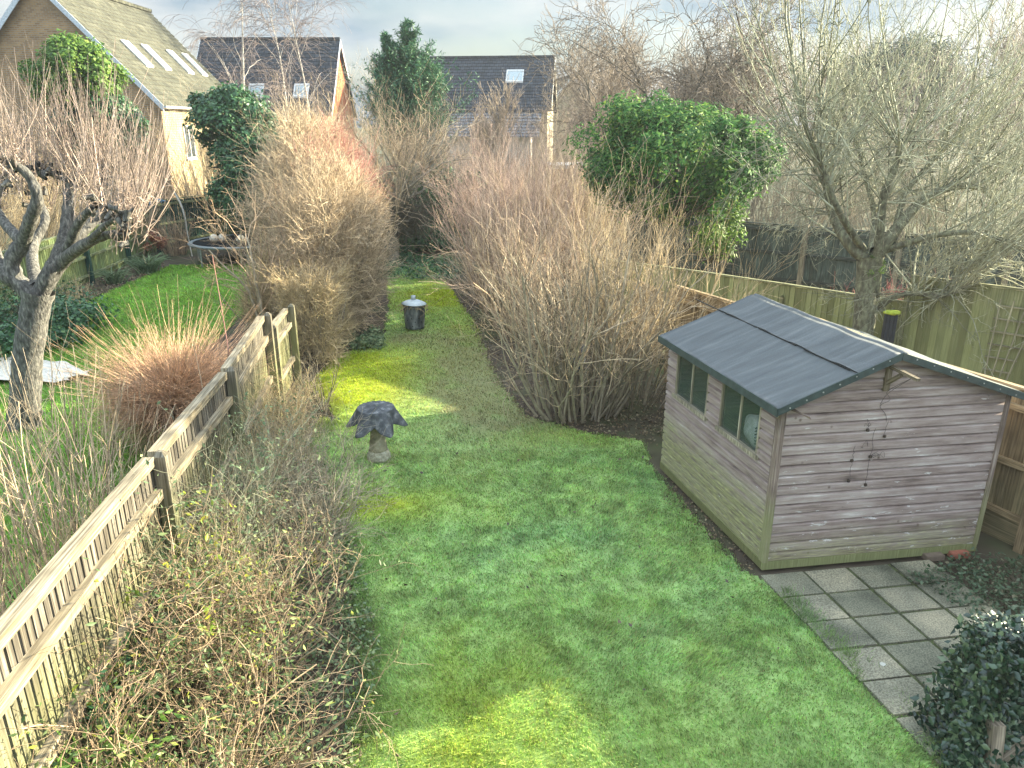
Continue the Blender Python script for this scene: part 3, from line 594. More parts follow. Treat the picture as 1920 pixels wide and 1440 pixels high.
mb = MB(sx); mb.bar((1.05, -.01, 2.26), (1.05, -.42, 2.24), .04, .03); mb.bar((1.05, -.01, 2.06), (1.05, -.2, 2.22), .035, .035); mb.box((1.02, -.045, 2.0), (1.08, -.012, 2.34)); mb.build('hanging_bracket', woodmat('bracket_timber', (.22, .18, .12), (.38, .34, .24)), shed)
mb = MB(sx); mb.box((-.05, .0, 1.76), (-.03, .1, 1.88)); mb.build('gable_block', frameM, shed)
mb = MB(sx); mb.bar((.05, -.03, 1.86), (.16, -.2, 1.83), .018, .012); mb.bar((.07, -.03, 1.87), (.19, -.17, 1.80), .014, .01); mb.build('broken_strut', trimM, shed)
for o in list(shed.children): o.matrix_parent_inverse = Matrix.Translation(-shed.location)
for o in shed.children:
    pass
# hanging strings with small wooden blocks, a string mobile on the bracket
mob = thing('hanging_mobile', 'tangled dark string mobile of small blocks hanging from the shed bracket', 'mobile', loc=sx((1.0, -.25, 2.2)))
strs = []; blocks = []
def hang(pts, r=.0022): strs.append(smooth_path([sx(p) for p in pts], [r] * len(pts), 4))
hang([(1.06, -.36, 2.28), (1.07, -.36, 2.26), (1.06, -.1, 2.05), (1.05, -.05, 1.98)]); hang([(1.045, -.34, 2.23), (1.03, -.1, 2.0), (1.02, -.03, 1.86)])
hang([(1.05, -.05, 1.98), (1.11, -.04, 1.9), (1.02, -.03, 1.84), (1.1, -.03, 1.74), (1.12, -.03, 1.66)])
for (x, z0, z1) in ((.92, 1.66, 1.60), (1.0, 1.6, 1.30), (1.12, 1.68, 1.52), (.80, 1.42, 1.27), (1.0, 1.3, .98), (.80, 1.25, 1.04)):
    n = 6; hang([(x + random.uniform(-.012, .012), -.042, z0 + (z1 - z0) * i / n) for i in range(n + 1)]); blocks.append(((x - .011, -.052, z1 - .028), (x + .011, -.032, z1)))
for k in range(5):
    x = .85 + random.random() * .3; z = random.choice((1.66, 1.44, 1.3)); hang([(x + random.uniform(-.05, .05), -.042, z + random.uniform(-.05, .05)) for i in range(6)], .0016)
cord = plain('dark_cord', (.06, .05, .045), .8)
tube_obj('strings', [(p, r, 4) for p, r in strs], cord, mob); dw = plain('dark_wood', (.06, .045, .035), .7)
for q_ in blocks: mb = MB(sx); mb.box(*q_); mb.build('block', dw, mob)
rebase(mob)
# carrier bag inside the window
def blob(name, c, rad, m, parent=None, n=22, amp=.12, fr=5., flat=None, xf=None):
    V = []; Fc = []
    for i in range(n + 1):
        th = math.pi * i / n
        for j in range(n * 2):
            ph = math.pi * j / n; d = Vector((math.sin(th) * math.cos(ph), math.sin(th) * math.sin(ph), math.cos(th)))
            k = 1 + amp * (math.sin(fr * d.x + 1.3 * d.z * fr) * .5 + math.sin(fr * 1.7 * d.y + 2) * .5 + .5 * abs(math.sin(fr * 2.3 * (d.x + d.y - d.z))))
            p = (c[0] + rad[0] * d.x * k, c[1] + rad[1] * d.y * k, c[2] + rad[2] * d.z * k); V.append(xf(p) if xf else p)
    w_ = n * 2
    for i in range(n):
        for j in range(w_): Fc.append((i * w_ + j, (i + 1) * w_ + j, (i + 1) * w_ + (j + 1) % w_, i * w_ + (j + 1) % w_))
    return newmesh(name, V, Fc, m, parent, smooth=True)
bag = blob('carrier_bag', (.14, .58, 1.36), (.1, .24, .19), plain('pale_plastic', (.80, .90, .88), .35), xf=sx, amp=.1, fr=4)
tag(bag, 'pale crumpled plastic bag lying inside the nearer shed window', 'bag')
mb = MB(sx)
for k in range(6):
    z = 1.45 - k * .035; y = .50 - k * .004
    mb.box((.036, y - .012, z - .010), (.049, y + .012, z - .004)); mb.box((.044, y - .012, z - .010), (.0485, y - .006, z + .010)); 
    if k % 2: mb.box((.044, y - .012, z + .004), (.049, y + .012, z + .010))
mb.build('lettering', plain('bag_ink', (.03, .05, .06), .6), bag)
mb = MB(sx); mb.box((.03, .05, 1.14), (.45, 2.4, 1.17)); tag(mb.build('shelf', trimM), 'wooden shelf inside the shed below the two windows', 'shelf')
# bricks at the corner
bm_ = plain('red_brick', (.33, .12, .08), .9); bm2 = plain('mossy_brick', (.17, .13, .10), .9)
def brickm(m, name, loc, rz, label):
    V = []; lo_, hi_ = np.array([-.108, -.051, 0]), np.array([.108, .051, .065]); e = .006
    import bmesh
    b = bmesh.new(); bmesh.ops.create_cube(b, size=1)
    for v in b.verts: v.co = Vector(((v.co.x) * .215, v.co.y * .102, (v.co.z + .5) * .065))
    bmesh.ops.bevel(b, geom=b.edges[:], offset=.006, segments=2, affect='EDGES')
    for v in b.verts: v.co += Vector((random.uniform(-.0015, .0015),) * 3)
    me = bpy.data.meshes.new(name); b.to_mesh(me); b.free(); me.materials.append(m)
    o = bpy.data.objects.new(name, me); C.objects.link(o); o.location = loc; o.rotation_euler = (0, 0, rz); return tag(o, label, 'brick', 'bricks at the shed corner')
brickm(bm_, 'brick', (4.93, 7.17, .0), R(6), 'clean red brick at the right front corner of the shed')
brickm(bm2, 'brick', (4.62, 7.12, .0), R(10), 'dull mossy brick half under the shed front, left of the red brick')

# ------------------------------------------------------------------ fences
def picket_run(root, posts, top, ph, mP, mR, mK, rails, side, pw=.07, gap=.02, post=.11, base=.06, cap=True, panel='pickets', railw=.05, railh=.085, ptop=.03, cover=None):
    """posts: ground xy of each post; rails on the 'side' normal side; every bay its own pickets and rails"""
    for i, p in enumerate(posts):
        p = np.array(p); d = np.array(posts[min(i + 1, len(posts) - 1)]) - np.array(posts[max(i - 1, 0)]); d = d / np.linalg.norm(d); nrm = np.array([-d[1], d[0]]) * side
        q = p + nrm * (post / 2 + .02)
        mb = MB(); mb.bar((q[0], q[1], -.1), (q[0], q[1], top + ptop), post, post, up=(nrm[0], nrm[1], 0)); a = post / 2
        c = [q + d * a + nrm * a, q + d * a - nrm * a, q - d * a - nrm * a, q - d * a + nrm * a]
        mb.hexa([(k[0], k[1], top + ptop) for k in c] + [(q[0] + (k[0] - q[0]) * .4, q[1] + (k[1] - q[1]) * .4, top + ptop + .04) for k in c]); mb.build('post', mP, root)
        if i == len(posts) - 1: break
        p2 = np.array(posts[i + 1]); dd = p2 - p; ln = np.linalg.norm(dd); dd /= ln; nn = np.array([-dd[1], dd[0]]) * side
        mb = MB(); k = int(ln / (pw + gap))
        for j in range(k):
            a0 = p + dd * (j * ln / k + random.uniform(-.003, .003)); a1 = a0 + dd * (pw + (0 if gap > 0 else .012)); o_ = nn * (0 if gap > 0 else (j % 2) * 0); tl = random.uniform(-.008, .004); lean = random.uniform(-.004, .004)
            a1 = a1 + nn * (0 if gap > 0 else .014); b0 = a0 - nn * (.016 if gap > 0 else .034); b1 = a1 - nn * (.016 if gap > 0 else .022)
            z0, z1 = base, ph + tl; u0 = j * 1.37 % 7
            A_ = [(a0[0], a0[1], z0), (a1[0], a1[1], z0), (b1[0], b1[1], z0), (b0[0], b0[1], z0), (a0[0] + lean, a0[1], z1), (a1[0] + lean, a1[1], z1), (b1[0] + lean, b1[1], z1), (b0[0] + lean, b0[1], z1)]
            for f in ((4, 5, 6, 7), (0, 1, 5, 4), (1, 2, 6, 5), (2, 3, 7, 6), (3, 0, 4, 7)):
                mb.face([A_[t] for t in f], 0, [(u0, z0), (u0 + pw, z0), (u0 + pw, z1), (u0, z1)])
        mb.build(panel, mK, root)
        for (rz, rw, rh, off) in rails:
            mb = MB(); e0 = .06 if off < .06 else .0; s0 = p + dd * e0 + nn * off; s1 = p2 - dd * e0 + nn * off
            mb.bar((s0[0], s0[1], rz + random.uniform(-.01, .01)), (s1[0], s1[1], rz + random.uniform(-.01, .01)), rw, rh); mb.build('rail', mR, root)
        if cover:
            mb = MB(); s0 = p; s1 = p2; mb.bar((s0[0], s0[1], cover), (s1[0], s1[1], cover), .07, .03); mb.build('capping', mR, root)
        if base > .1:
            mb = MB(); s0 = p + dd * .0 + nn * .0; mb.bar((s0[0], s0[1], base / 2 - .02), (p2[0], p2[1], base / 2 - .02), .035, base + .03); mb.build('gravel_board', mK, root)
oldP = woodmat('old_post', (.17, .155, .12), (.36, .33, .27), (.20, .21, .08), 0, .8); oldR = woodmat('sunbleached_rail', (.30, .255, .175), (.52, .47, .36), None)
oldK = woodmat('old_pickets', (.15, .135, .11), (.34, .31, .25), (.17, .18, .07), .05, .65)
f1 = thing('picket_fence', 'weathered close picket fence with bleached rails running from lower left to the tall post', 'fence', loc=(-3.0, 3.63, 0))
picket_run(f1, [(-2.75, .8), (-2.945, 3.2), (-3.20, 6.06), (-3.44, 8.5), (-3.86, 11.25)], 1.70, 1.66, oldP, oldR, oldK, [(1.69, .10, .085, -.01), (1.38, .07, .09, .035), (.72, .07, .09, .035)], -1, pw=.055, gap=.02)
rebase(f1)
f2 = thing('picket_fence', 'short mossy end bay of picket fence just behind the tall post', 'fence', loc=(-3.9, 12, 0))
picket_run(f2, [(-3.88, 11.55), (-4.02, 13.05)], 1.42, 1.36, oldP, oldR, oldK, [(1.40, .08, .08, -.01), (1.13, .07, .08, .035), (.5, .07, .08, .035)], -1); rebase(f2)
tanP = woodmat('tan_post', (.26, .19, .11), (.42, .34, .22)); tanK = woodmat('tan_featheredge', (.30, .22, .125), (.46, .37, .24), (.22, .22, .12), 0, .3, mossamt=.3); tanR = woodmat('tan_rail', (.38, .28, .16), (.55, .44, .28))
f3 = thing('garden_fence', 'tan featheredge fence with gravel boards behind the shed, reaching the right edge', 'fence', loc=(5.75, 7.32, 0))
picket_run(f3, [(7.45, 3.75), (6.55, 5.65), (5.75, 7.32), (4.85, 9.2), (3.95, 11.1), (2.95, 13.2)], 1.72, 1.76, tanP, tanR, tanK, [(1.57, .05, .07, .03), (.93, .05, .07, .03), (.34, .05, .07, .03)], 1, pw=.1, gap=0, base=.30, post=.1, ptop=-.02, cover=1.79); rebase(f3)
f4 = thing('garden_fence', 'low tan panel fence behind the large bare shrub', 'fence', loc=(2.9, 14, 0))
picket_run(f4, [(2.9, 14.2), (2.45, 16.2), (2.0, 18.2), (1.3, 20.5), (.4, 23)], 1.40, 1.42, tanP, tanR, tanK, [(1.3, .05, .07, .03), (.7, .05, .07, .03)], 1, pw=.1, gap=0, base=.15, post=.09, cover=1.45); rebase(f4)
grnK = woodmat('algae_boards', (.24, .24, .135), (.40, .39, .25), (.29, .33, .13), .3, 2.0, mossamt=.6); grnR = woodmat('algae_rail', (.26, .27, .14), (.42, .42, .25))
f5 = thing('garden_fence', 'low pale green algae-stained fence behind the bare shrub and pear trunk', 'fence', loc=(3.5, 14.8, 0))
picket_run(f5, [(2.0, 16.0), (3.5, 14.8), (4.95, 13.4), (6.4, 11.95)], 1.74, 1.76, grnR, grnR, grnK, [], -1, pw=.1, gap=0, base=.05, post=.06, ptop=-.2, cover=1.78); rebase(f5)
f6 = thing('garden_fence', 'tall bright green algae-covered fence panels at the right edge', 'fence', loc=(6.4, 11.9, 0))
picket_run(f6, [(6.42, 11.9), (7.75, 10.62), (9.1, 9.3), (10.4, 8.0)], 2.1, 2.2, grnR, grnR, grnK, [], -1, pw=.1, gap=0, base=.05, post=.06, ptop=-.2, cover=2.22); rebase(f6)
drkK = woodmat('dark_boards', (.07, .10, .09), (.19, .23, .205)); drkR = woodmat('dark_rail', (.05, .065, .06), (.13, .15, .14)); drkP = woodmat('pale_post', (.27, .23, .16), (.42, .37, .28))
f7 = thing('garden_fence', 'long dark grey featheredge fence with pale posts beyond the green fence', 'fence', loc=(6.4, 22.5, 0))
picket_run(f7, [(2.4, 25.3), (4.4, 23.9), (6.4, 22.5), (8.25, 21.15), (10.2, 19.7), (12.2, 18.3), (14.2, 16.9), (16.2, 15.5)], 1.86, 1.80, drkP, drkR, drkK, [(1.68, .05, .08, .04), (1.05, .05, .08, .04), (.3, .05, .08, .04)], -1, pw=.1, gap=0, base=.12, post=.13, ptop=.03, cover=1.83); rebase(f7)
gK = woodmat('green_stained_pickets', (.09, .17, .10), (.24, .32, .19), (.34, .36, .10), .9, 2.4, mossamt=.3); gP = woodmat('dark_green_post', (.025, .07, .055), (.06, .13, .10)); gR = woodmat('green_rail', (.24, .28, .15), (.42, .43, .26))
f8 = thing('picket_fence', 'green stained picket fence along the far side of the neighbouring garden', 'fence', loc=(-12.8, 22.4, 0))
picket_run(f8, [(-12.2, 14.0), (-12.35, 16.8), (-12.55, 19.5), (-12.75, 22.3), (-13.0, 25.2), (-13.3, 28.1)], 1.62, 1.56, gP, gR, gK, [(1.4, .05, .07, .04), (.8, .05, .07, .04), (.25, .05, .07, .04)], -1, pw=.085, gap=.02, post=.12, base=.05, cover=1.58)
rebase(f8)
f9 = thing('picket_fence', 'dark green back fence with three pale rails behind the blue-roofed corner', 'fence', loc=(-13.3, 28.1, 0))
picket_run(f9, [(-13.3, 28.3), (-12.2, 31.0), (-10.6, 33.2)], 1.9, 1.82, gP, gR, gP, [(1.7, .05, .08, .04), (1.0, .05, .08, .04), (.3, .05, .08, .04)], -1, pw=.085, gap=.02, post=.12, base=.05, cover=1.86); rebase(f9)
# trellis on the green fence
tr = MB(); a = np.array([7.30, 11.02]); dd = np.array([.714, -.70]); nn = np.array([-.70, -.714])
def tp(s, z, o=.03): q = a + dd * s + nn * o; return (q[0], q[1], z)
for k in range(9): wd = .045 * k; tr.bar(tp(0, .35 + k * .2), tp(.24 + wd, .35 + k * .2), .02, .03, up=(nn[0], nn[1], 0))
for k in range(4): tr.bar(tp(.05 + k * .06, .2, .05), tp(.05 + k * .17, 2.05, .05), .02, .025, up=(nn[0], nn[1], 0))
tag(tr.build('trellis', woodmat('trellis_lath', (.33, .31, .2), (.5, .48, .34))), 'pale fan trellis fixed to the green fence at right edge', 'trellis')
# dark mossy-topped bird feeder post behind the shed
bt = thing('feeder_post', 'short black slatted post with bright mossy cap behind the shed ridge', 'post', loc=(5.55, 10.7, 0))
mb = MB(); 
for x in (-.07, -.02, .04): mb.box((5.62 + x, 10.75, 0), (5.655 + x, 10.85, 1.86))
mb.box((5.54, 10.76, 0), (5.71, 10.83, 1.84)); mb.build('slats', plain('black_stain', (.02, .026, .035), .6), bt)
b_ = blob('moss_cap', (5.63, 10.8, 1.88), (.12, .09, .035), M('moss', [(.3, (.18, .24, .02)), (.7, (.42, .46, .05))], 30, bump=.8), bt, n=10); rebase(bt)

# ------------------------------------------------------------------ objects on the lawns
bb = thing('bird_bath', 'stone bird bath standing on the lawn under a dark grey cloth', 'bird bath', loc=(-1.9, 9.73, 0))
stoneM = M('cast_stone', [(.3, (.17, .15, .10)), (.55, (.33, .30, .21)), (.75, (.5, .47, .36))], 9, bump=.4)
plinM = M('rough_plinth', [(.3, (.2, .19, .14)), (.55, (.42, .40, .30)), (.75, (.62, .6, .5))], 26, bump=.8)
V, Fc = lathe([(.165, 0), (.17, .03), (.16, .09), (.14, .14), (.132, .15)], -1.9, 9.73, 28, .02); newmesh('plinth', V, Fc, plinM, bb, smooth=True)
V, Fc = lathe([(.132, .15), (.128, .17), (.105, .35), (.085, .52), (.075, .62), (.09, .66)], -1.9, 9.73, 28); newmesh('pedestal', V, Fc, stoneM, bb, smooth=True)
V, Fc = lathe([(.09, .66), (.2, .70), (.25, .74), (.25, .77), (.2, .77)], -1.9, 9.73, 28); newmesh('basin', V, Fc, stoneM, bb, smooth=True); rebase(bb)
# draped cloth: a square sheet falling over the basin
NA, NT = 120, 40; V = [(-1.9, 9.73, .815)]; Fc = []; SPK = [(R(-118), .19), (R(-56), .19), (R(6), .17), (R(90), .12), (R(178), .18)]
for k in range(1, NT + 1):
    for i in range(NA):
        a = 2 * math.pi * i / NA; wv = 0; om = .17
        for (sa_, ln_) in SPK:
            da = (a - sa_ + math.pi) % (2 * math.pi) - math.pi; q_ = math.exp(-abs(da / .42) ** 1.8); wv = max(wv, q_); om = max(om, .17 + ln_ * q_)
        t = k / NT; R0 = .255
        if t < .4: r = R0 * t / .4; z = .79 + .02 * (1 - t / .4) + .006 * math.sin(9 * r * math.cos(a) + 2) * math.cos(11 * r * math.sin(a)); rr = r
        else:
            o_ = (t - .4) / .6 * om; ow = o_ * (.12 + .42 * wv); rr = R0 + ow - .025 * (1 - wv) * min(1, o_ / .1); z = .79 - math.sqrt(max(0, o_ * o_ - ow * ow))
        V.append((-1.9 + rr * math.cos(a), 9.73 + rr * math.sin(a), z + .004 * math.sin(21 * a)))
for i in range(NA): Fc.append((0, 1 + i, 1 + (i + 1) % NA))
for k in range(NT - 1):
    for i in range(NA): b0_ = 1 + k * NA; Fc.append((b0_ + i, b0_ + NA + i, b0_ + NA + (i + 1) % NA, b0_ + (i + 1) % NA))
cl = newmesh('cloth', V, Fc, M('grey_felt_cloth', [(.36, (.045, .05, .055)), (.56, (.095, .102, .11)), (.70, (.24, .25, .255))], 9, rough=.95, bump=.6, bscale=90), smooth=True)
sm = cl.modifiers.new('thick', 'SOLIDIFY'); sm.thickness = .006; tag(cl, 'dark grey cloth draped over the bird bath', 'cloth')
# incinerator bin
BX, BY = -2.27, 16.95; galv = M('dull_galvanised', [(.35, (.04, .046, .05)), (.52, (.12, .135, .14)), (.70, (.32, .345, .345))], 7, (1, 1, .3), rough=.6, metal=.1, bump=.2)
galv2 = M('bright_galvanised', [(.3, (.36, .42, .45)), (.7, (.60, .66, .68))], 5, rough=.55, metal=.2, bump=.1)
bi = thing('incinerator_bin', 'galvanised metal incinerator bin stuffed with twigs under a pale blue lid', 'bin', loc=(BX, BY, 0))
pr = [(.215, .03), (.222, .035)]
for k in range(1, 13): pr.append((.222 + .0025 * k + (.006 if k in (4, 9) else 0), .035 + k * .042))
pr += [(.262, .545), (.262, .56), (.25, .565)]
V, Fc = lathe(pr, BX, BY, 40); newmesh('body', V, Fc, galv, bi, smooth=True)
V, Fc = lathe([(.285, .60), (.285, .612), (.2, .655), (.1, .69), (.055, .70)], BX, BY, 40); V = [(x, y, z + (x - BX) * -.05) for x, y, z in V]; lid = newmesh('lid', V, Fc, galv2, bi, smooth=True)
V, Fc = lathe([(.055, .69), (.052, .79)], BX - .01, BY, 20); newmesh('chimney', V, Fc, galv2, lid, smooth=True)
mb = MB()
for (a, z) in ((-100, .3), (-60, .3), (-80, .22), (-125, .25), (-45, .21), (-95, .12), (-60, .12)):
    x = BX + .247 * math.cos(R(a)); y = BY + .247 * math.sin(R(a)); mb.box((x - .012, y - .004, z - .008), (x + .012, y + .012, z + .008))
mb.build('vent_holes', plain('hole', (.005, .005, .005), .9), bi)
for s in (0, 1):
    a = R(170 if s else 10); x = BX + .27 * math.cos(a); y = BY + .27 * math.sin(a)
    tube_obj('handle', [(*smooth_path([(x, y - .06, .43), (x + .04 * math.cos(a), y - .05, .45), (x + .04 * math.cos(a), y + .05, .45), (x, y + .06, .43)], [.008] * 4), 6)], galv, bi)
a = rng.uniform(0, 6.283, 70); p0 = np.stack([BX + .2 * np.cos(a), BY + .2 * np.sin(a), np.full(70, .575)], 1); d0 = np.stack([np.cos(a), np.sin(a), rng.uniform(-.1, .35, 70)], 1)
rebase(bi)
bk = grow(p0, d0, rng.uniform(.1, .34, 70), .006, 5, .25, -.4, .5, droop=.5)
straw = twig('straw_twigs', (.42, .33, .19))
tag(tube_obj('twig_bundle', [bk], straw), 'dry twigs poking out from under the bin lid', 'twigs')
# dark bird perched in the shrub
br = thing('bird', 'dark blue-grey bird perched low among the stems of the large bare shrub', 'bird', loc=(1.0, 11.05, .9))
bird_core = [(1.12, 11.02, 1.32, .035), (1.10, 11.02, 1.27, .045), (1.06, 11.03, 1.19, .075), (1.0, 11.04, 1.08, .10), (.96, 11.05, .97, .085), (.93, 11.06, .87, .05), (.92, 11.07, .76, .03), (.91, 11.08, .66, .028)]
featM = M('slate_feathers', [(.3, (.035, .05, .07)), (.6, (.08, .105, .13)), (.8, (.15, .18, .2))], 16, (1, 1, 3), rough=.6, bump=.6, bscale=50)
p, r = smooth_path([b[:3] for b in bird_core], [b[3] for b in bird_core], 5); body = tube_obj('body', [(p, r, 14)], featM, br, smooth=True)
p, r = smooth_path([(1.13, 10.99, 1.335), (1.16, 10.97, 1.33), (1.185, 10.955, 1.315)], [.016, .011, .002], 3); tube_obj('beak', [(p, r, 6)], plain('beak', (.35, .17, .06), .4), br)
for s in (-1, 1):
    p, r = smooth_path([(1.06 + s * .05, 10.97, 1.2), (1.0 + s * .075, 10.96, 1.08), (.95 + s * .05, 10.99, .93), (.92, 11.03, .76)], [.03, .05, .04, .008], 5); tube_obj('wing', [(p, r, 8)], featM, br, smooth=True)
rebase(br)
# plastic sheet on the neighbour's grass
def sheetmesh(name, corners, m, nx=26, ny=14, amp=.06, z=.04):
    c = [np.array(k) for k in corners]; V = []; Fc = []
    for i in range(nx + 1):
        for j in range(ny + 1):
            s, t = i / nx, j / ny; p = (c[0] * (1 - s) + c[1] * s) * (1 - t) + (c[3] * (1 - s) + c[2] * s) * t
            zz = z + amp * (vnoise(p[0], p[1], 3.5, 3) + .6 * abs(math.sin(p[0] * 5 + 3 * p[1])) - .3) + amp * .5 * vnoise(p[0], p[1], 11, 5)
            V.append((p[0] + .1 * math.sin(9 * t + 3 * s) * (s in (0, 1)), p[1] + .05 * math.sin(13 * s), max(.03, float(zz))))
    for i in range(nx):
        for j in range(ny): Fc.append((i * (ny + 1) + j, (i + 1) * (ny + 1) + j, (i + 1) * (ny + 1) + j + 1, i * (ny + 1) + j + 1))
    return newmesh(name, V, Fc, m, smooth=True)
ps = sheetmesh('plastic_sheet', [(-10.3, 12.95), (-8.1, 12.9), (-7.95, 13.55), (-10.2, 14.7)], plain('dusty_polythene', (.60, .56, .48), .4)); tag(ps, 'crumpled pale plastic sheet spread on the grass behind the pollarded tree', 'plastic sheet')
# trampoline with three balls
TX, TY = P(358, 460, 26.2)[0] + 1.78, 26.2; tp_ = thing('trampoline', 'round low trampoline with a pale rim under the ivy trees', 'trampoline', loc=(TX, TY, 0))
V, Fc = lathe([(1.72, .66), (1.75, .70), (1.72, .725), (1.60, .73), (1.58, .71)], TX, TY, 48); newmesh('rim_pad', V, Fc[:-2], plain('grey_pad', (.15, .175, .18), .6), tp_, smooth=True)
V, Fc = lathe([(1.6, .70), (1.6, .705)], TX, TY, 48); newmesh('mat', V, Fc, plain('black_mesh', (.012, .014, .016), .9, spec=.1), tp_)
for k in range(6):
    a = R(-125 + k * 60); x = TX + 1.62 * math.cos(a); y = TY + 1.62 * math.sin(a); mb = MB(); mb.bar((x, y, -.02), (x, y, .68), .045, .045, up=(1, 0, 0)); mb.build('leg', plain('steel_leg', (.35, .38, .38), .4, .5), tp_)
rebase(tp_)
ballM = M('worn_leather', [(.35, (.2, .15, .12)), (.5, (.5, .45, .36)), (.7, (.62, .58, .48))], 16, bump=.3)
for (x, y, lb) in ((P(402, 455, 25.6)[0], 25.6, 'left of the touching pair of balls on the trampoline'), (P(418, 453, 25.7)[0], 25.7, 'right of the touching pair of balls on the trampoline'), (P(452, 457, 25.4)[0], 25.4, 'lone worn ball at the right of the trampoline')):
    V, Fc = lathe([(.145 * math.sin(math.pi * t / 12) + 1e-4, .85 - .145 * math.cos(math.pi * t / 12)) for t in range(13)], 0, 0, 20)
    o = newmesh('ball', V, Fc, ballM, smooth=True); o.location = (x, y, .02); tag(o, 'worn pale ball, ' + lb if 'lone' not in lb else lb, 'ball', 'balls on the trampoline')
# bent pale pole, blue roof, tall cane by the trampoline
p, r = smooth_path([P(327, 361, 27.5), P(340, 385, 27.5), P(347, 410, 27.5), P(352, 440, 27.5), P(362, 488, 27.3)], [.035, .035, .03, .02, .02], 5)
tag(tube_obj('bent_pole', [(p, r, 7)], plain('pale_tube', (.55, .52, .46), .5)), 'pale bent pole leaning in front of the green back fence', 'pole')
p, r = smooth_path([G(453, 503), P(452, 460, 25.0), P(452, 430, 25.0)], [.03, .03, .025], 3)
tag(tube_obj('cane', [(p, r, 6)], twig('cane', (.4, .32, .2))), 'upright cane in front of the trampoline rim', 'cane')
c = P(277, 378, 28.6); bl = MB(); bl.hexa([(c[0] - .45, c[1] - .4, c[2] - .12), (c[0] + .4, c[1] - .4, c[2] - .12), (c[0] + .5, c[1] + .5, c[2] - .06), (c[0] - .35, c[1] + .5, c[2] - .02), (c[0] - .4, c[1] - .38, c[2] - .04), (c[0] + .35, c[1] - .38, c[2] - .06), (c[0] + .42, c[1] + .45, c[2] + .04), (c[0] - .3, c[1] + .45, c[2] + .12)], 0)
bl.box((c[0] - .38, c[1] - .3, 0), (c[0] + .34, c[1] + .4, c[2] - .12), 1)
tag(bl.build('play_house', [plain('blue_plastic', (.03, .28, .62), .35), plain('grey_plastic', (.25, .27, .28), .5)]), 'blue-roofed plastic play house behind the green picket fence', 'play house')
# ivy clad timber frame at the lower right
iv = thing('ivy_covered_trellis', 'timber trellis thickly covered with dark ivy at lower right corner', 'trellis', loc=(3.3, 4.3, 0))
fw = woodmat('frame_timber', (.24, .20, .15), (.42, .38, .30)); mb = MB()
mb.bar((3.5, 4.22, -.03), (3.5, 4.3, .42), .09, .09, up=(1, 0, 0)); mb.build('post', fw, iv); mb = MB(); mb.bar((3.55, 4.62, .92), (5.4, 4.75, .92), .07, .05); mb.build('top_rail', fw, iv)
mb = MB(); mb.bar((3.45, 4.22, .05), (4.0, 4.3, .55), .05, .05); mb.bar((3.7, 4.3, .5), (4.3, 4.25, .0), .03, .03); mb.build('brace', fw, iv); mb = MB(); mb.bar((5.3, 4.5, -.03), (5.3, 4.5, 1.0), .09, .09, up=(1, 0, 0)); mb.build('post', fw, iv)
ivyD = leafmat('dark_ivy', [(0, (.006, .018, .012)), (.5, (.016, .042, .026)), (.85, (.045, .085, .05)), (.985, (.12, .17, .09)), (1, (.45, .32, .14))], rough=.3, trans=.12, spec=.6)
k = 9000; s = rng.random(k); t = rng.random(k) ** .8; Pp = np.empty((k, 3)); Nn = np.empty((k, 3))
# a hanging curtain: widening downwards from the top rail
Pp[:, 0] = 3.52 + s * 2.1 - (1 - s) ** 3 * .38 * t; Pp[:, 1] = 4.62 - .34 * t - rng.random(k) * .12 + .1 * s; Pp[:, 2] = .95 - t * (.62 + .35 * (1 - s) ** 3) + rng.normal(0, .02, k)
Nn[:] = (-.2, -1, .35); Nn[:, 0] -= (1 - s) ** 2 * 1.2
k2 = 3000; Q = np.stack([3.42 + rng.random(k2) * .2 + (0), 4.3 + rng.random(k2) * .5, rng.random(k2) * .93], 1); Q[:, 0] -= (.95 - Q[:, 2]) * .34 * rng.random(k2); Nq = np.tile([-1, -.3, .3], (k2, 1))
k3 = 2600; T3 = np.stack([3.5 + rng.random(k3) * 2.0, 4.55 + rng.random(k3) * .25, .94 + rng.random(k3) * .05], 1); N3 = np.tile([0, 0, 1.], (k3, 1))
V, Fc = join([leaves(Pp, Nn, .05, .62, var=.6), leaves(Q, Nq, .05, .62, var=.6), leaves(T3, N3, .05, .75)]); newmesh('ivy', V, Fc, ivyD, iv)
rebase(iv)

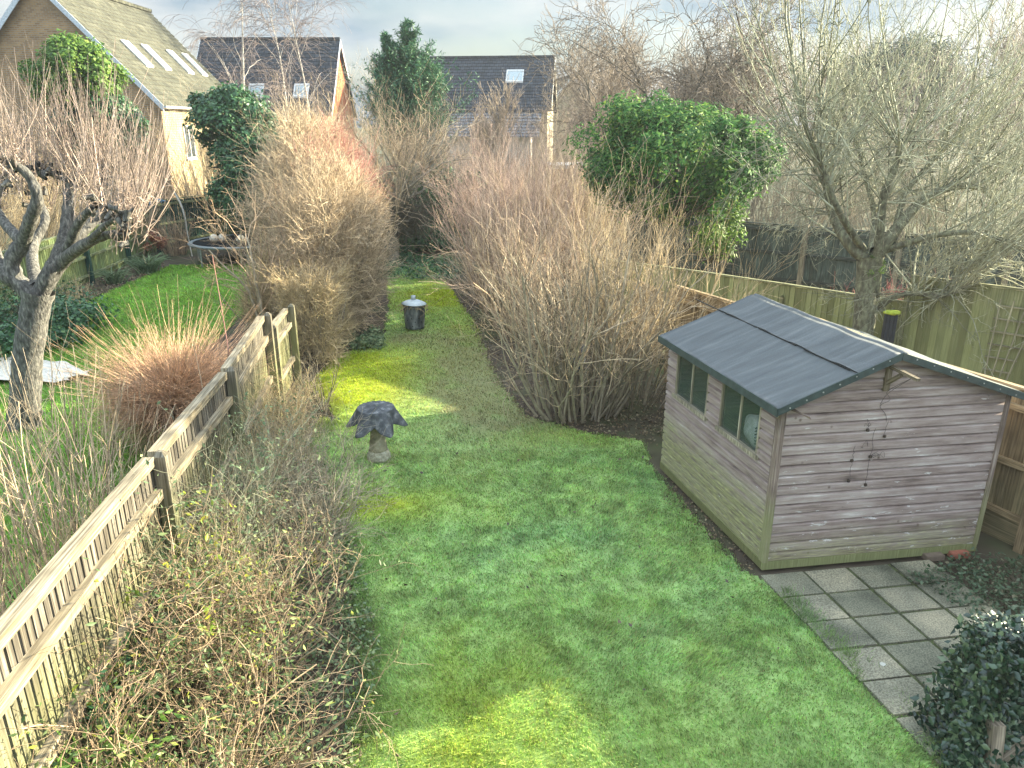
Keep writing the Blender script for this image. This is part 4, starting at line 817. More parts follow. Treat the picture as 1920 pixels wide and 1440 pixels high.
# ------------------------------------------------------------------ houses
def house(name, label, o, ang, Lh, Wd, eave, ridge, wallm, gablem, roofm, bargem, over=.25, courses=22, reveal_noise=.01):
    """o: corner (near-right), ridge runs along local y (length Lh), gables face -y/+y, width Wd towards -x"""
    root = thing(name, label, 'house', loc=(o[0], o[1], 0)); ca, sa = math.cos(ang), math.sin(ang)
    xf = lambda p: (o[0] + p[0] * ca - p[1] * sa, o[1] + p[0] * sa + p[1] * ca, p[2])
    t = .25
    for y in (0, Lh):
        s = 1 if y == 0 else -1; mb = MB(xf); y2 = y + .2 * s; A_ = [(0, y, 0), (-Wd, y, 0), (-Wd, y, eave), (-Wd / 2, y, ridge), (0, y, eave)]; B_ = [(p[0], y2, p[2]) for p in A_]
        mb.face(A_[::-s]); mb.face(B_[::s])
        for i in range(5): mb.face([A_[i], A_[(i + 1) % 5], B_[(i + 1) % 5], B_[i]])
        mb.build('gable_wall', gablem, root)
    for x in (-.2, -Wd): mb = MB(xf); mb.box((x, .2, 0), (x + .2, Lh - .2, eave)); mb.build('wall', wallm, root)
    sl = (ridge - eave) / (Wd / 2); cth = math.cos(math.atan(sl))
    for sgn, nm in ((1, 'roof'), (-1, 'roof')):
        mb = MB(xf); n = courses; ex = over
        for k in range(n):
            a = k / n; b = (k + 1) / n; hx = Wd / 2 + ex
            xa = hx * (1 - a); xb = hx * (1 - b) - .03; za = ridge - sl * xa + .06; zb = ridge - sl * xb + .02
            X = lambda x: -Wd / 2 + sgn * x
            m_ = 18
            for q in range(m_):
                y0 = -over + (Lh + 2 * over) * q / m_; y1 = -over + (Lh + 2 * over) * (q + 1) / m_; j0 = random.uniform(-1, 1) * reveal_noise; 
                P_ = [(X(xa), y0, za + .035 + j0), (X(xa), y1, za + .035 + j0), (X(xb), y1, zb + .035), (X(xb), y0, zb + .035)]
                uvs = [(y0, k * .33), (y1, k * .33), (y1, k * .33 + .3), (y0, k * .33 + .3)]
                mb.face(P_, 0, uvs)
                mb.face([(X(xa), y0, za - .02), (X(xa), y1, za - .02), (X(xa), y1, za + .035 + j0), (X(xa), y0, za + .035 + j0)], 0, uvs)
        rf = mb.build(nm, roofm, root)
        if sgn == 1:
            mr = MB(xf); mr.bar((-Wd / 2, -over, ridge + .1), (-Wd / 2, Lh + over, ridge + .1), .26, .16); mr.build('ridge_tiles', roofm, rf); roofR = rf
    for y in (-over - .02, Lh + over + .02):
        mb = MB(xf)
        for sg in (1, -1):
            x1 = -Wd / 2 + sg * (Wd / 2 + over); z1 = ridge - sl * (Wd / 2 + over)
            mb.hexa([(-Wd / 2, y - .02, ridge - .22), (x1, y - .02, z1 - .22), (x1, y + .02, z1 - .22), (-Wd / 2, y + .02, ridge - .22), (-Wd / 2, y - .02, ridge + .06), (x1, y - .02, z1 + .06), (x1, y + .02, z1 + .06), (-Wd / 2, y + .02, ridge + .06)])
        mb.build('barge_board', bargem, root)
    mb = MB(xf); ze = ridge - sl * (Wd / 2 + over); mb.bar((over + .06, -over, ze - .02), (over + .06, Lh + over, ze - .02), .11, .09); mb.build('gutter', bargem, root)
    def skylight(y, s0, w=.75, ln=1.3, sgn=1):
        mf = MB(xf); X = lambda s: -Wd / 2 + sgn * (Wd / 2 - s); Z = lambda s, o=0: eave + sl * s + .1 + o
        ls = ln * cth; fr = .08
        def slab(y0, y1, s0, s1, o0, o1): return [(X(s0), y0, Z(s0, o0)), (X(s0), y1, Z(s0, o0)), (X(s1), y1, Z(s1, o0)), (X(s1), y0, Z(s1, o0)), (X(s0), y0, Z(s0, o1)), (X(s0), y1, Z(s0, o1)), (X(s1), y1, Z(s1, o1)), (X(s1), y0, Z(s1, o1))]
        mf.hexa(slab(y, y + fr, s0, s0 + ls, 0, .1)); mf.hexa(slab(y + w - fr, y + w, s0, s0 + ls, 0, .1)); mf.hexa(slab(y + fr, y + w - fr, s0, s0 + fr, 0, .1)); mf.hexa(slab(y + fr, y + w - fr, s0 + ls - fr, s0 + ls, 0, .1))
        f = mf.build('skylight', frameW, root); mg = MB(xf); mg.hexa(slab(y + fr, y + w - fr, s0 + fr, s0 + ls - fr, .03, .05)); mg.build('pane', skyglass, f)
    def window(y0, y1, z0, z1, lights=2):
        mf = MB(xf); x = .05; fr = .07
        for a, b, c, d in ((y0, y1, z0, z0 + fr), (y0, y1, z1 - fr, z1), (y0, y0 + fr, z0 + fr, z1 - fr), (y1 - fr, y1, z0 + fr, z1 - fr)): mf.box((-.02, a, c), (x, b, d))
        for k in range(1, lights): yy = y0 + (y1 - y0) * k / lights; mf.box((-.02, yy - .035, z0 + fr), (x, yy + .035, z1 - fr))
        f = mf.build('window', frameW, root); mg = MB(xf); mg.box((-.01, y0 + fr, z0 + fr), (.02, y1 - fr, z1 - fr)); mg.build('pane', darkglass, f)
        ms = MB(xf); ms.box((.0, y0 - .05, z0 - .08), (.1, y1 + .05, z0)); ms.build('sill', frameW, f)
    return root, xf, skylight, window
frameW = plain('white_frame', (.62, .64, .64), .4); skyglass = plain('sky_glass', (.25, .34, .38), .08, spec=1.); darkglass = plain('dark_glass', (.05, .07, .08), .08, spec=.9)
bargeW = plain('barge_paint', (.50, .56, .62), .5)
brB = brick('buff_brown_brick', (.40, .25, .12), (.26, .155, .08), (.30, .26, .20)); brY = brick('yellow_brick', (.40, .29, .14), (.32, .22, .10), (.42, .38, .29)); brO = brick('orange_brick', (.56, .16, .05), (.48, .12, .04), (.40, .22, .13))
brC = brick('cream_brick', (.42, .37, .25), (.35, .30, .19), (.4, .37, .3))
tileG = brick('mossy_tiles', (.105, .105, .078), (.075, .078, .058), (.025, .025, .02), bw=.33, bh=.33, ms=.02, noise=1.); tileD = brick('slate_tiles', (.05, .06, .075), (.035, .042, .055), (.012, .014, .018), bw=.33, bh=.33, ms=.02, noise=.9); tileL = brick('grey_tiles', (.17, .19, .22), (.12, .14, .165), (.03, .035, .045), bw=.33, bh=.33, ms=.02)
h1, xf1, sk1, wi1 = house('brick_house', 'large brown brick house with mossy tiled roof and four roof windows at upper left', (-15.45, 35.), 0, 10.3, 9.0, 5.55, 10.35, brY, brB, tileG, bargeW, courses=24)
for y in (2.0, 3.95, 6.7, 8.6): sk1(y + .1, 1.3, .75, 1.45)
wi1(2.0, 3.1, 3.0, 4.5); wi1(5.6, 7.0, 3.0, 4.5)
mb = MB(xf1); mb.bar((-7.3, -.06, 5.2), (-7.3, -.06, 6.6), .07, .07, up=(0, 1, 0)); mb.bar((-7.3, -.06, 6.6), (-6.6, -.06, 8.0), .07, .07, up=(0, 1, 0)); mb.build('waste_pipe', plain('brown_pipe', (.28, .17, .11), .5), h1)
mb = MB(xf1); mb.box((-5.6, -.03, 6.25), (-4.4, -.005, 6.5)); mb.build('window_arch', brO, h1)
rebase(h1)
h2, xf2, sk2, wi2 = house('brick_house', 'orange brick house with dark roof seen gable end beyond the birches', (-12.0, 60.), R(90), 9.0, 8.2, 5.3, 10.0, brO, brO, tileD, bargeW, courses=20)
sk2(1.4, .7, 1.0, 1.1, -1); sk2(4.4, .7, 1.0, 1.1, -1)
rebase(h2)
# (local x runs towards +Y here: roof slopes face front and back)
for (x, z) in ((-19.6, 6.3), (-15.2, 6.3)):
    pass
h3, xf3, sk3, wi3 = house('brick_house', 'dark roofed house with a square roof window beyond the middle of the garden', (3.3, 63.2), R(84), 10.5, 8., 5.6, 9.15, brC, brC, tileD, plain('cream_barge', (.5, .48, .42), .5), courses=17)
sk3(1.9, 1.9, 1.25, 1.25, -1); sk3(8.6, 1.9, 1.25, 1.25, -1)
mb = MB(xf3); mb.box((-9.9, 1.0, 0), (-8.0, 6.6, 4.0), 0); mb.build('extension_wall', plain('pale_render', (.55, .53, .48), .8), h3)
mb = MB(xf3)
for k in range(9):
    a = k / 9; b2 = (k + 1) / 9; xa = -10.6 + 2.7 * a; xb = -10.6 + 2.7 * b2; za = 3.75 + 1.75 * a; zb = 3.75 + 1.75 * b2
    mb.hexa([(xa, .4, za), (xa, 6.8, za), (xb, 6.8, zb - .05), (xb, .4, zb - .05), (xa, .4, za + .07), (xa, 6.8, za + .07), (xb, 6.8, zb), (xb, .4, zb)])
mb.build('lower_roof', tileL, h3)
mb = MB(xf3); mb.box((-10.8, 3.6, 2.5), (-9.9, 4.9, 4.6)); mb.build('porch', plain('pink_brick', (.42, .25, .2), .85), h3)
rebase(h3)
h4, xf4, sk4, wi4 = house('cream_house', 'cream gabled house partly hidden behind bare trees right of the dark roof', (8.2, 66), R(8), 9, 7., 4.2, 8.2, brC, brC, tileG, plain('white_barge', (.6, .62, .62), .5), courses=14)
rebase(h4)
mb = MB(); mb.box((2.1, 39, 0), (4.1, 42, 2.45), 0); mb.box((1.9, 38.8, 2.45), (4.3, 42.2, 2.62), 1)
tag(mb.build('outbuilding', [plain('red_wall', (.3, .14, .10), .9), plain('white_felt', (.6, .62, .66), .6)]), 'small flat-roofed outbuilding with white roof edge left of the laurel', 'outbuilding')
mb = MB(); mb.box((1.0, 24.5, 0), (2.7, 26.5, 2.2)); 
tag(mb.build('larch_lap_shed', woodmat('orange_larch', (.42, .22, .11), (.55, .36, .2))), 'orange-brown timber shed glimpsed through the bare shrub', 'shed')

# ------------------------------------------------------------------ trees and shrubs
barkG = M('grey_bark', [(.32, (.035, .035, .032)), (.52, (.11, .108, .10)), (.72, (.28, .27, .24))], 26, (1, 1, .35), bump=1., bscale=40, bdist=.02)
barkL = M('lichen_bark', [(.3, (.06, .055, .04)), (.5, (.15, .15, .10)), (.7, (.30, .32, .20))], 16, (1, 1, .5), bump=1., bscale=30, bdist=.02)
birchM = M('birch_bark', [(.35, (.10, .09, .08)), (.45, (.45, .42, .38)), (.7, (.6, .57, .53))], 3, (1, 1, 4), bump=.2)
darkB = M('dark_bark', [(.3, (.03, .03, .025)), (.7, (.12, .11, .085))], 14, (1, 1, .4), bump=.8, bdist=.02)
TW = dict(border=twig('border_twigs', (.27, .20, .13), .75), hazel=twig('grey_brown_twigs', (.27, .22, .17), .4), mauve=twig('mauve_twigs', (.38, .30, .25), .7), straw=twig('tan_twigs', (.50, .39, .23), .5), red=twig('red_twigs', (.42, .22, .18)), grey=twig('grey_twigs', (.30, .26, .19), .5), green=twig('lichen_twigs', (.31, .315, .22), .6),
          gold=twig('golden_twigs', (.47, .37, .25), .7), orange=twig('orange_twigs', (.58, .38, .245), .55), pale=twig('pale_twigs', (.42, .33, .22), .8), birch=twig('birch_twigs', (.21, .17, .16)), brown=twig('brown_twigs', (.43, .31, .21), .7), dark=twig('dark_twigs', (.10, .09, .065)))
leafG = leafmat('laurel_leaves', [(0, (.025, .085, .025)), (.5, (.055, .16, .04)), (.85, (.13, .26, .06)), (1, (.28, .38, .08))], rough=.6, trans=.3, spec=.15)
leafI = leafmat('ivy_leaves', [(0, (.02, .07, .03)), (.6, (.045, .13, .05)), (.93, (.09, .20, .07)), (1, (.16, .24, .07))], rough=.4, trans=.2)
leafY = leafmat('sunny_ivy', [(0, (.05, .12, .02)), (.6, (.11, .22, .03)), (1, (.24, .34, .06))], rough=.6, trans=.35)  # yellower copy of the ivy green, sunlight put into its colour
leafC = leafmat('conifer_sprays', [(0, (.025, .09, .05)), (.7, (.055, .17, .075)), (1, (.12, .26, .10))], rough=.5, trans=.15)
leafP = leafmat('pine_needles', [(0, (.03, .06, .04)), (1, (.08, .12, .08))], rough=.6, trans=.1)
leafB = leafmat('bramble_leaves', [(0, (.05, .09, .03)), (.5, (.12, .19, .07)), (.8, (.24, .30, .12)), (.93, (.42, .46, .06)), (1, (.35, .22, .10))], rough=.5, trans=.35)
leafS = leafmat('silver_green', [(0, (.09, .15, .07)), (.6, (.18, .25, .13)), (1, (.34, .38, .18))], rough=.6, trans=.3)

# pollarded apple tree, left
t = thing('pollarded_tree', 'old pollarded grey-barked tree with dense upright shoots at left', 'tree', loc=(-7.69, 10.93, 0))
def pp(u, v, Y=10.9, dy=0): p = P(u, v, Y + dy); return p
LM = []
def lim(pts, r0, r1): p = [pp(*q) for q in pts]; LM.append(limbset(p, np.linspace(r0, r1, len(p)), 5, .10, 10)); return p
trk = [(-7.70, 10.93, -.05), (-7.68, 10.93, .15), pp(48, 740), pp(52, 670), pp(63, 600), pp(72, 545)]
LM.append(limbset(trk, [.27, .235, .22, .205, .20, .22], 5, .06, 14))
heads = []
for pts, r0, r1 in [([(68, 560), (35, 530), (2, 505), (-20, 450, 10.9, .3), (-25, 400, 10.9, .5)], .15, .09), ([(30, 528), (22, 490), (42, 455), (58, 410, 10.9, -.2), (70, 370, 10.9, -.3), (50, 325, 10.9, -.3), (12, 302, 10.9, -.4)], .13, .05),
                    ([(72, 555), (100, 500), (122, 440, 10.9, .3), (128, 380, 10.9, .5), (130, 335, 10.9, .6)], .13, .055), ([(80, 545), (118, 490), (165, 455, 10.9, -.4), (205, 440, 10.9, -.6), (238, 442, 10.9, -.7)], .11, .045),
                    ([(112, 490), (150, 440, 10.9, .2), (186, 402, 10.9, .5), (218, 378, 10.9, .6), (268, 372, 10.9, .7)], .10, .04), ([(200, 388, 10.9, .5), (192, 352, 10.9, .6), (197, 312, 10.9, .7)], .06, .035),
                    ([(125, 470), (150, 415, 10.9, -.3), (180, 385, 10.9, -.5)], .075, .05), ([(40, 450), (10, 420, 10.9, .2), (-10, 380, 10.9, .4), (10, 345, 10.9, .5)], .09, .04), ([(130, 340, 10.9, .6), (95, 325, 10.9, .5), (70, 322, 10.9, .4)], .05, .035),
                    ([(130, 345, 10.9, .6), (150, 335, 10.9, .9)], .05, .04), ([(70, 540), (60, 470, 10.9, .8), (85, 410, 10.9, 1.2), (60, 360, 10.9, 1.5)], .10, .05), ([(165, 455, 10.9, -.4), (200, 420, 10.9, -.9), (235, 400, 10.9, -1.1)], .05, .03)]:
    pl = lim(pts, r0, r1); heads.append(pl[-1]); heads.append(pl[-1]); heads.append(.5 * (pl[-1] + pl[-2]))
for h in heads[::3]:
    pass
hp = np.array(heads)[rng.integers(0, len(heads), 440)] + rng.normal(0, .12, (440, 3)); d = np.stack([rng.normal(0, .34, 440), rng.normal(0, .34, 440), np.ones(440)], 1); d[:, 0] += (hp[:, 0] + 6.9) * .22
s1 = grow(hp, d, rng.uniform(.5, 1.75, 440), rng.uniform(.0045, .009, 440), 6, .05, .6, .35); s2 = grow(*kids(s1, 3, .05, .8, .5, (.15, .45), .6, up=.4), 4, .08, .4); s3 = grow(*kids(s1, 2, .0, .3, 1.2, (.08, .2), .8), 4, .3)
lw = np.array(heads)[rng.integers(0, len(heads), 80)]; dd = sph(80); dd[:, 2] = np.abs(dd[:, 2]) * .3; s4 = grow(lw, dd, rng.uniform(.2, .5, 80), .008, 5, .3, .7)
tube_obj('shoots', [s1, s2, s3, s4], TW['mauve'], t)
knb = np.array(heads)[rng.integers(0, len(heads), 90)] + rng.normal(0, .07, (90, 3)); kb = grow(knb, sph(90), .14, .045, 3, .4, 0, .5); tube_obj('trunk', LM + [(kb[0], kb[1], 6)], barkG, t, smooth=True)
rebase(t)

def bush(name, label, cat, stems, mat, stemmat=None, lv=((4, .15, 1, .5, (.35, .7), .6), (3, .2, 1, .6, (.3, .7), .6)), nseg=6, wob=.08, up=.3, group=None, loc=None, kwob=.14, kup=.1, leavesm=None, droop=0., kdroop=0., sidesb=4, names=('stems', 'twigs', 'leaves')):
    """stems: (P0, D0, L, R0)"""
    loc = loc if loc is not None else tuple(np.mean(stems[0], 0)); t = thing(name, label, cat, group, loc=(loc[0], loc[1], 0))
    s = grow(*stems, n=nseg, wob=wob, up=up, droop=droop); tube_obj(names[0], [(s[0], s[1], sidesb)], stemmat or mat, t, smooth=True)
    sets = []; cur = s
    for (k, t0, t1, a, lf, rf) in lv:
        cur = grow(*kids(cur, k, t0, t1, a, lf, rf, up=kup), 4, kwob, up * .6, .4, droop=kdroop); cur = (cur[0], np.maximum(cur[1], .0016)); sets.append(cur)
    if sets: tube_obj(names[1], sets, mat, t)
    if leavesm:
        m_, nl, sz, asp = leavesm; pts = sets[-1][0].reshape(-1, 3) if sets else s[0].reshape(-1, 3); Pp = pts[rng.integers(0, len(pts), nl)] + rng.normal(0, sz * .5, (nl, 3))
        V, Fc = leaves(Pp, np.tile([0, 0, 1.], (nl, 1)) + rng.normal(0, .6, (nl, 3)), sz, asp, .1); newmesh(names[2], V, Fc, m_, t)
    rebase(t); return t
def fan(c, n, rb, spread, L, R0, lean=(0, 0), z=0.):
    a = rng.uniform(0, 2 * math.pi, n); r = np.sqrt(rng.random(n)); P0 = np.stack([c[0] + rb[0] * r * np.cos(a), c[1] + rb[1] * r * np.sin(a), np.full(n, z)], 1)
    D = np.stack([np.cos(a) * r * spread + lean[0], np.sin(a) * r * spread + lean[1], np.ones(n)], 1); return P0, D, rng.uniform(L[0], L[1], n), rng.uniform(R0[0], R0[1], n)

# the big multi-stemmed shrub in front of the shed
bush('large_bare_shrub', 'large bare multi-stemmed shrub fanning up from the lawn left of the shed', 'shrub', fan((1.05, 11.5), 95, (.68, .5), .55, (1.6, 3.0), (.010, .036)), TW['pale'], TW['grey'],
     ((6, .25, 1, .42, (.25, .55), .5), (5, .15, 1, .7, (.25, .6), .5)), wob=.14, up=.3, kup=.2, kwob=.3)
bush('large_bare_shrub', 'right-leaning companion of the large bare shrub, its stems reaching over the tan fence', 'shrub', fan((2.1, 12.0), 36, (.5, .5), .45, (1.5, 2.6), (.009, .03), lean=(.12, 0)), TW['straw'], TW['grey'],
     ((6, .25, 1, .45, (.3, .6), .55), (5, .15, 1, .5, (.3, .65), .6)), wob=.09, up=.25, kup=.25)
bush('reddish_shrub', 'tall reddish-brown twiggy shrub arching over the lawn behind the large bare shrub', 'shrub', fan((.6, 16.8), 95, (1.0, 1.5), .5, (2.0, 3.0), (.01, .026), lean=(-.18, -.1)), twig('pinkish_twigs', (.46, .35, .265), .75), TW['brown'],
     ((6, .25, 1, .45, (.3, .6), .5), (5, .15, 1, .6, (.3, .65), .6)), wob=.11, up=.3, kup=.2, kwob=.22)
bush('reddish_shrub', 'reddish-brown shrub furthest back on the right side of the lawn', 'shrub', fan((.1, 20.5), 95, (1.0, 1.6), .45, (2.1, 3.2), (.01, .026), lean=(-.12, -.1)), twig('rosy_twigs', (.44, .32, .26), .75), TW['brown'],
     ((7, .25, 1, .42, (.3, .6), .6), (6, .15, 1, .5, (.3, .65), .7)), wob=.07, up=.3, kup=.2)
bush('grey_shrub', 'pale grey twiggy thicket between the reddish shrub and the laurel', 'shrub', fan((1.7, 22.0), 80, (1.1, 1.2), .35, (2.0, 3.1), (.01, .026)), TW['pale'], TW['grey'],
     ((7, .25, 1, .42, (.3, .6), .6), (6, .15, 1, .5, (.3, .65), .7)), wob=.07, up=.3, kup=.2)
# left of the fence
bush('young_shoots', 'straight tan shoots rising from the foreground shrub at the left edge beyond the picket fence', 'shrub', fan((-4.9, 6.7), 90, (.9, 1.3), .22, (1.2, 2.3), (.007, .012), lean=(-.05, 0)), TW['gold'], TW['gold'],
     ((3, .1, .8, .5, (.2, .55), .7), (1, .1, .9, .6, (.2, .5), .8)), wob=.06, up=.15)
bush('young_shoots', 'dense cluster of tan shoots against the near end of the picket fence', 'shrub', fan((-4.2, 5.1), 100, (.7, 1.1), .3, (.9, 1.7), (.007, .011), lean=(0, 0)), TW['straw'], TW['brown'],
     ((4, .1, .9, .6, (.25, .55), .7), (2, .1, .9, .6, (.2, .5), .8)), wob=.08, up=.15)
bush('young_shoots', 'sparse tan shoots beside the foot of the pollarded tree', 'shrub', fan((-5.7, 8.6), 55, (.8, .9), .3, (.9, 1.9), (.006, .01), lean=(0, 0)), TW['gold'], TW['gold'],
     ((3, .1, .9, .5, (.2, .55), .7),), wob=.06, up=.2)
tt = thing('willow_ball', 'dense orange-tan ball of fine willow shoots beyond the picket fence', 'shrub', loc=(-4.95, 10.3, 0))
n = 2600; o_ = np.array([-4.95, 10.3, .75]); d = sph(n); d[:, 2] = np.abs(d[:, 2]) * .6 - .12; w1 = grow(o_ + d * np.array([.5, .5, .35]) * rng.random((n, 1)), d + rng.normal(0, .25, (n, 3)), rng.uniform(.5, 1.1, n), .0045, 5, .2, .12)
d = sph(240); d[:, 2] = np.abs(d[:, 2]) * .6 + .15; w2 = grow(np.tile(o_, (240, 1)), d, rng.uniform(1.2, 1.9, 240), .005, 6, .06, .2, .3); w3 = grow(*kids(w1, 1, .3, 1, .6, (.3, .6), .8), 3, .15)
tube_obj('shoots', [w1, w2, w3], TW['orange'], tt); ws = grow(np.tile([-4.95, 10.3, 0.], (26, 1)) + rng.normal(0, .12, (26, 3)) * [1, 1, 0], np.stack([rng.normal(0, .3, 26), rng.normal(0, .3, 26), np.ones(26)], 1), .95, .03, 4, .1, .1); tube_obj('stems', [(ws[0], ws[1], 6)], darkB, tt); 
n = 1500; d = sph(n); d[:, 2] = -np.abs(d[:, 2]) * .5; w4 = grow(o_ + d * .3 + [0, 0, -.1], d, rng.uniform(.5, 1.0, n), .0045, 5, .2, .1); tube_obj('lower_twigs', [w4], TW['brown'], tt); rebase(tt)
# tall single canes in front
for (u, v, Y, z1, lb) in ((398, 478, 9.6, 1.0, 'tall thin reddish cane rising above the willow ball'), (362, 640, 8.6, 1.0, 'short bare cane standing against the fence in front of the willow ball')):
    top = P(u, v, Y); p, r = smooth_path([(top[0] + .02, Y, 0), (top[0] + .05, Y, top[2] * .5), tuple(top)], [.009, .008, .004], 6)
    tag(tube_obj('cane', [(p, r, 5)], TW['red' if u > 380 else 'brown']), lb, 'cane')
# foreground border, right of the fence
BK = dict(leavesm=(leafB, 700, .05, .45))
bush('tangled_shrub', 'nearest tangled bare shrub in the bottom left border', 'shrub', fan((-2.25, 4.1), 105, (.55, .9), .4, (.55, 1.15), (.006, .014)), TW['border'], TW['border'], ((5, .1, 1, .8, (.3, .6), .6), (5, .1, 1, .8, (.3, .7), .65)), wob=.2, up=0., droop=.3, kwob=.2, leavesm=(leafB, 5200, .042, .45))
bush('tangled_shrub', 'second tangled shrub along the border, mixed with small yellow leaves', 'shrub', fan((-2.38, 5.5), 105, (.5, .8), .36, (.6, 1.25), (.006, .013)), TW['border'], TW['grey'], ((5, .1, 1, .8, (.3, .6), .6), (5, .1, 1, .8, (.3, .7), .65)), wob=.18, up=.05, droop=.3, kwob=.2, leavesm=(leafB, 5200, .042, .45))
bush('tangled_shrub', 'grey twiggy shrub bulging over the lawn edge in the left border', 'shrub', fan((-2.4, 7.1), 105, (.42, .9), .3, (.55, 1.15), (.006, .012)), TW['grey'], TW['grey'], ((6, .1, 1, .7, (.3, .7), .6), (5, .1, 1, .7, (.3, .7), .65)), wob=.14, up=.1, droop=.15, kwob=.2, leavesm=(leafS, 1300, .035, .45))
bush('leafy_shrub', 'grey-green leafy shrub leaning on the picket fence by its second post', 'shrub', fan((-2.9, 6.6), 60, (.2, 1.0), .25, (.8, 1.45), (.006, .01)), TW['green'], TW['green'], ((5, .1, 1, .6, (.3, .6), .6), (3, .1, 1, .6, (.3, .6), .65)), wob=.12, up=.1, leavesm=(leafS, 2800, .042, .5))
bush('leafy_shrub', 'low dense shrub with tiny grey leaves at the foot of the third fence post', 'shrub', fan((-3.05, 8.7), 70, (.3, .9), .3, (.45, 1.0), (.005, .009)), TW['straw'], TW['grey'], ((6, .1, 1, .7, (.3, .7), .6), (4, .1, 1, .7, (.3, .7), .65)), wob=.14, up=.1, leavesm=(leafS, 1800, .035, .5))
bush('leafy_shrub', 'pale tan shrub in the bed near the tall fence post', 'shrub', fan((-3.5, 10.4), 55, (.25, .8), .3, (.4, .9), (.005, .009)), TW['straw'], TW['straw'], ((6, .1, 1, .6, (.3, .7), .6), (4, .1, 1, .7, (.3, .7), .65)), wob=.12, up=.1, leavesm=(leafS, 900, .03, .5))
bush('bright_green_shrub', 'bright green leafy shrub at the bottom left corner', 'shrub', fan((-2.55, 3.75), 22, (.3, .3), .5, (.35, .65), (.006, .01)), TW['green'], TW['green'], ((4, .2, 1, .7, (.3, .6), .6),), leavesm=(leafmat('fresh_green', [(0, (.10, .2, .04)), (.6, (.2, .36, .07)), (1, (.38, .5, .12))], trans=.4), 900, .085, .38))
bush('ivy_clump', 'dark ivy scrambling over the lower part of the near picket fence', 'ivy', fan((-2.85, 4.6), 26, (.12, 1.1), .15, (.3, .7), (.005, .008)), TW['dark'], TW['dark'], ((4, .1, 1, .7, (.3, .6), .6),), leavesm=(leafI, 2600, .055, .75))
bush('yellow_leaved_shrub', 'sparse arching shrub with yellow-green leaves in front of the picket fence', 'shrub', fan((-2.75, 5.3), 22, (.3, .9), .3, (.8, 1.3), (.006, .009)), TW['straw'], TW['straw'], ((3, .3, 1, .6, (.2, .5), .6),), wob=.1, up=.1, leavesm=(leafmat('yellow_green', [(0, (.16, .26, .04)), (.6, (.36, .44, .05)), (1, (.6, .55, .07))], trans=.45), 420, .06, .4))
bush('arching_canes', 'long arching bare canes crossing in front of the near picket fence', 'shrub', fan((-2.75, 4.3), 20, (.25, 1.0), .25, (1.1, 1.7), (.006, .012)), TW['brown'], TW['brown'], ((4, .2, 1, .7, (.2, .5), .6), (3, .2, 1, .7, (.2, .5), .7)), wob=.18, up=0, droop=.45, leavesm=(leafB, 260, .06, .4))
bush('sapling', 'small bare sapling at the edge of the yellow sun patch painted on the lawn', 'sapling', fan(tuple(G(608, 772)[:2]), 14, (.05, .05), .5, (.6, 1.1), (.006, .012)), TW['grey'], TW['dark'], ((4, .2, 1, .5, (.2, .5), .6),), wob=.08, up=.2)
bush('thin_seedling', 'thin upright stems with small pale leaves by the lawn edge below the sapling', 'plant', fan((-2.55, 8.45), 12, (.25, .3), .3, (.4, .8), (.003, .005)), TW['straw'], TW['straw'], ((2, .4, 1, .5, (.1, .3), .7),), leavesm=(leafB, 90, .045, .4))

def twigmass(name, label, c, rad, n, L, r, mats, stub=None, up=.25, boxy=False, group=None, wob=.22, cat='hedge', zmin=0.1, kid=2):
    """hedge volume: short twigs with their own forks, all pointing outwards and up through a lumpy solid"""
    t = thing(name, label, cat, group, loc=(c[0], c[1], 0)); c = np.array(c, float); rad = np.array(rad, float)
    if boxy: q = rng.uniform(-1, 1, (n, 3)); q = np.sign(q) * np.abs(q) ** .7
    else: q = sph(n) * (rng.random((n, 1)) ** .45)
    lump = 1 + .42 * (fbm(q[:, 0] * 2 + 5, q[:, 2] * 2 + q[:, 1] * 1.3 + 5, 1.5, 3) - .5) * 2
    Pp = c + q * rad * lump[:, None]; k = Pp[:, 2] > zmin; Pp = Pp[k]; q = q[k]
    D = q * np.array([.8, .8, .5]) + rng.normal(0, .55, q.shape); D[:, 2] += up * 2; m = len(Pp)
    Ls = rng.uniform(L[0], L[1], m) * np.where(rng.random(m) < .07, 2.1, 1.); s = grow(Pp, D, Ls, r, 4, wob, up, .5); s2 = grow(*kids(s, kid, .1, 1, .7, (.35, .7), .75), 3, wob)
    mats = mats if isinstance(mats, (list, tuple)) else [mats]
    if len(mats) == 1: tube_obj('twigs', [s, s2], mats[0], t)
    else:
        f = mats[1](s[0][:, 0]) > rng.random(m); f2 = mats[1](s2[0][:, 0]) > rng.random(len(s2[0]))
        tube_obj('twigs', [(s[0][~f], s[1][~f]), (s2[0][~f2], s2[1][~f2])], mats[0], t); tube_obj('reddish_twigs', [(s[0][f], s[1][f]), (s2[0][f2], s2[1][f2])], mats[2], t)
    ns = stub or 30; a = rng.uniform(-1, 1, (ns, 2)) * .6; P0 = np.stack([c[0] + a[:, 0] * rad[0], c[1] + a[:, 1] * rad[1], np.zeros(ns)], 1)
    D = np.stack([a[:, 0] * .4, a[:, 1] * .4, np.ones(ns)], 1); st = grow(P0, D, (c[2] + rad[2]) * rng.uniform(.6, .95, ns), .022, 6, .1, .2); st2 = grow(*kids(st, 5, .2, .9, .6, (.25, .5), .5), 5, .15, .3)
    tube_obj('stems', [(st[0], st[1], 5), (st2[0], st2[1], 3)], TW['grey'], t); rebase(t); return t
twigmass('trimmed_hedge', 'small trimmed twiggy hedge block beside the end of the picket fence', (-3.95, 14.7, .85), (.45, .8, .8), 3800, (.15, .35), .0055, TW['straw'], boxy=True)
def redf(p): return np.clip((p[:, 0] + 5.2) * .9, 0, 1) * np.clip((p[:, 2] - 2.2) * .8, 0, 1)
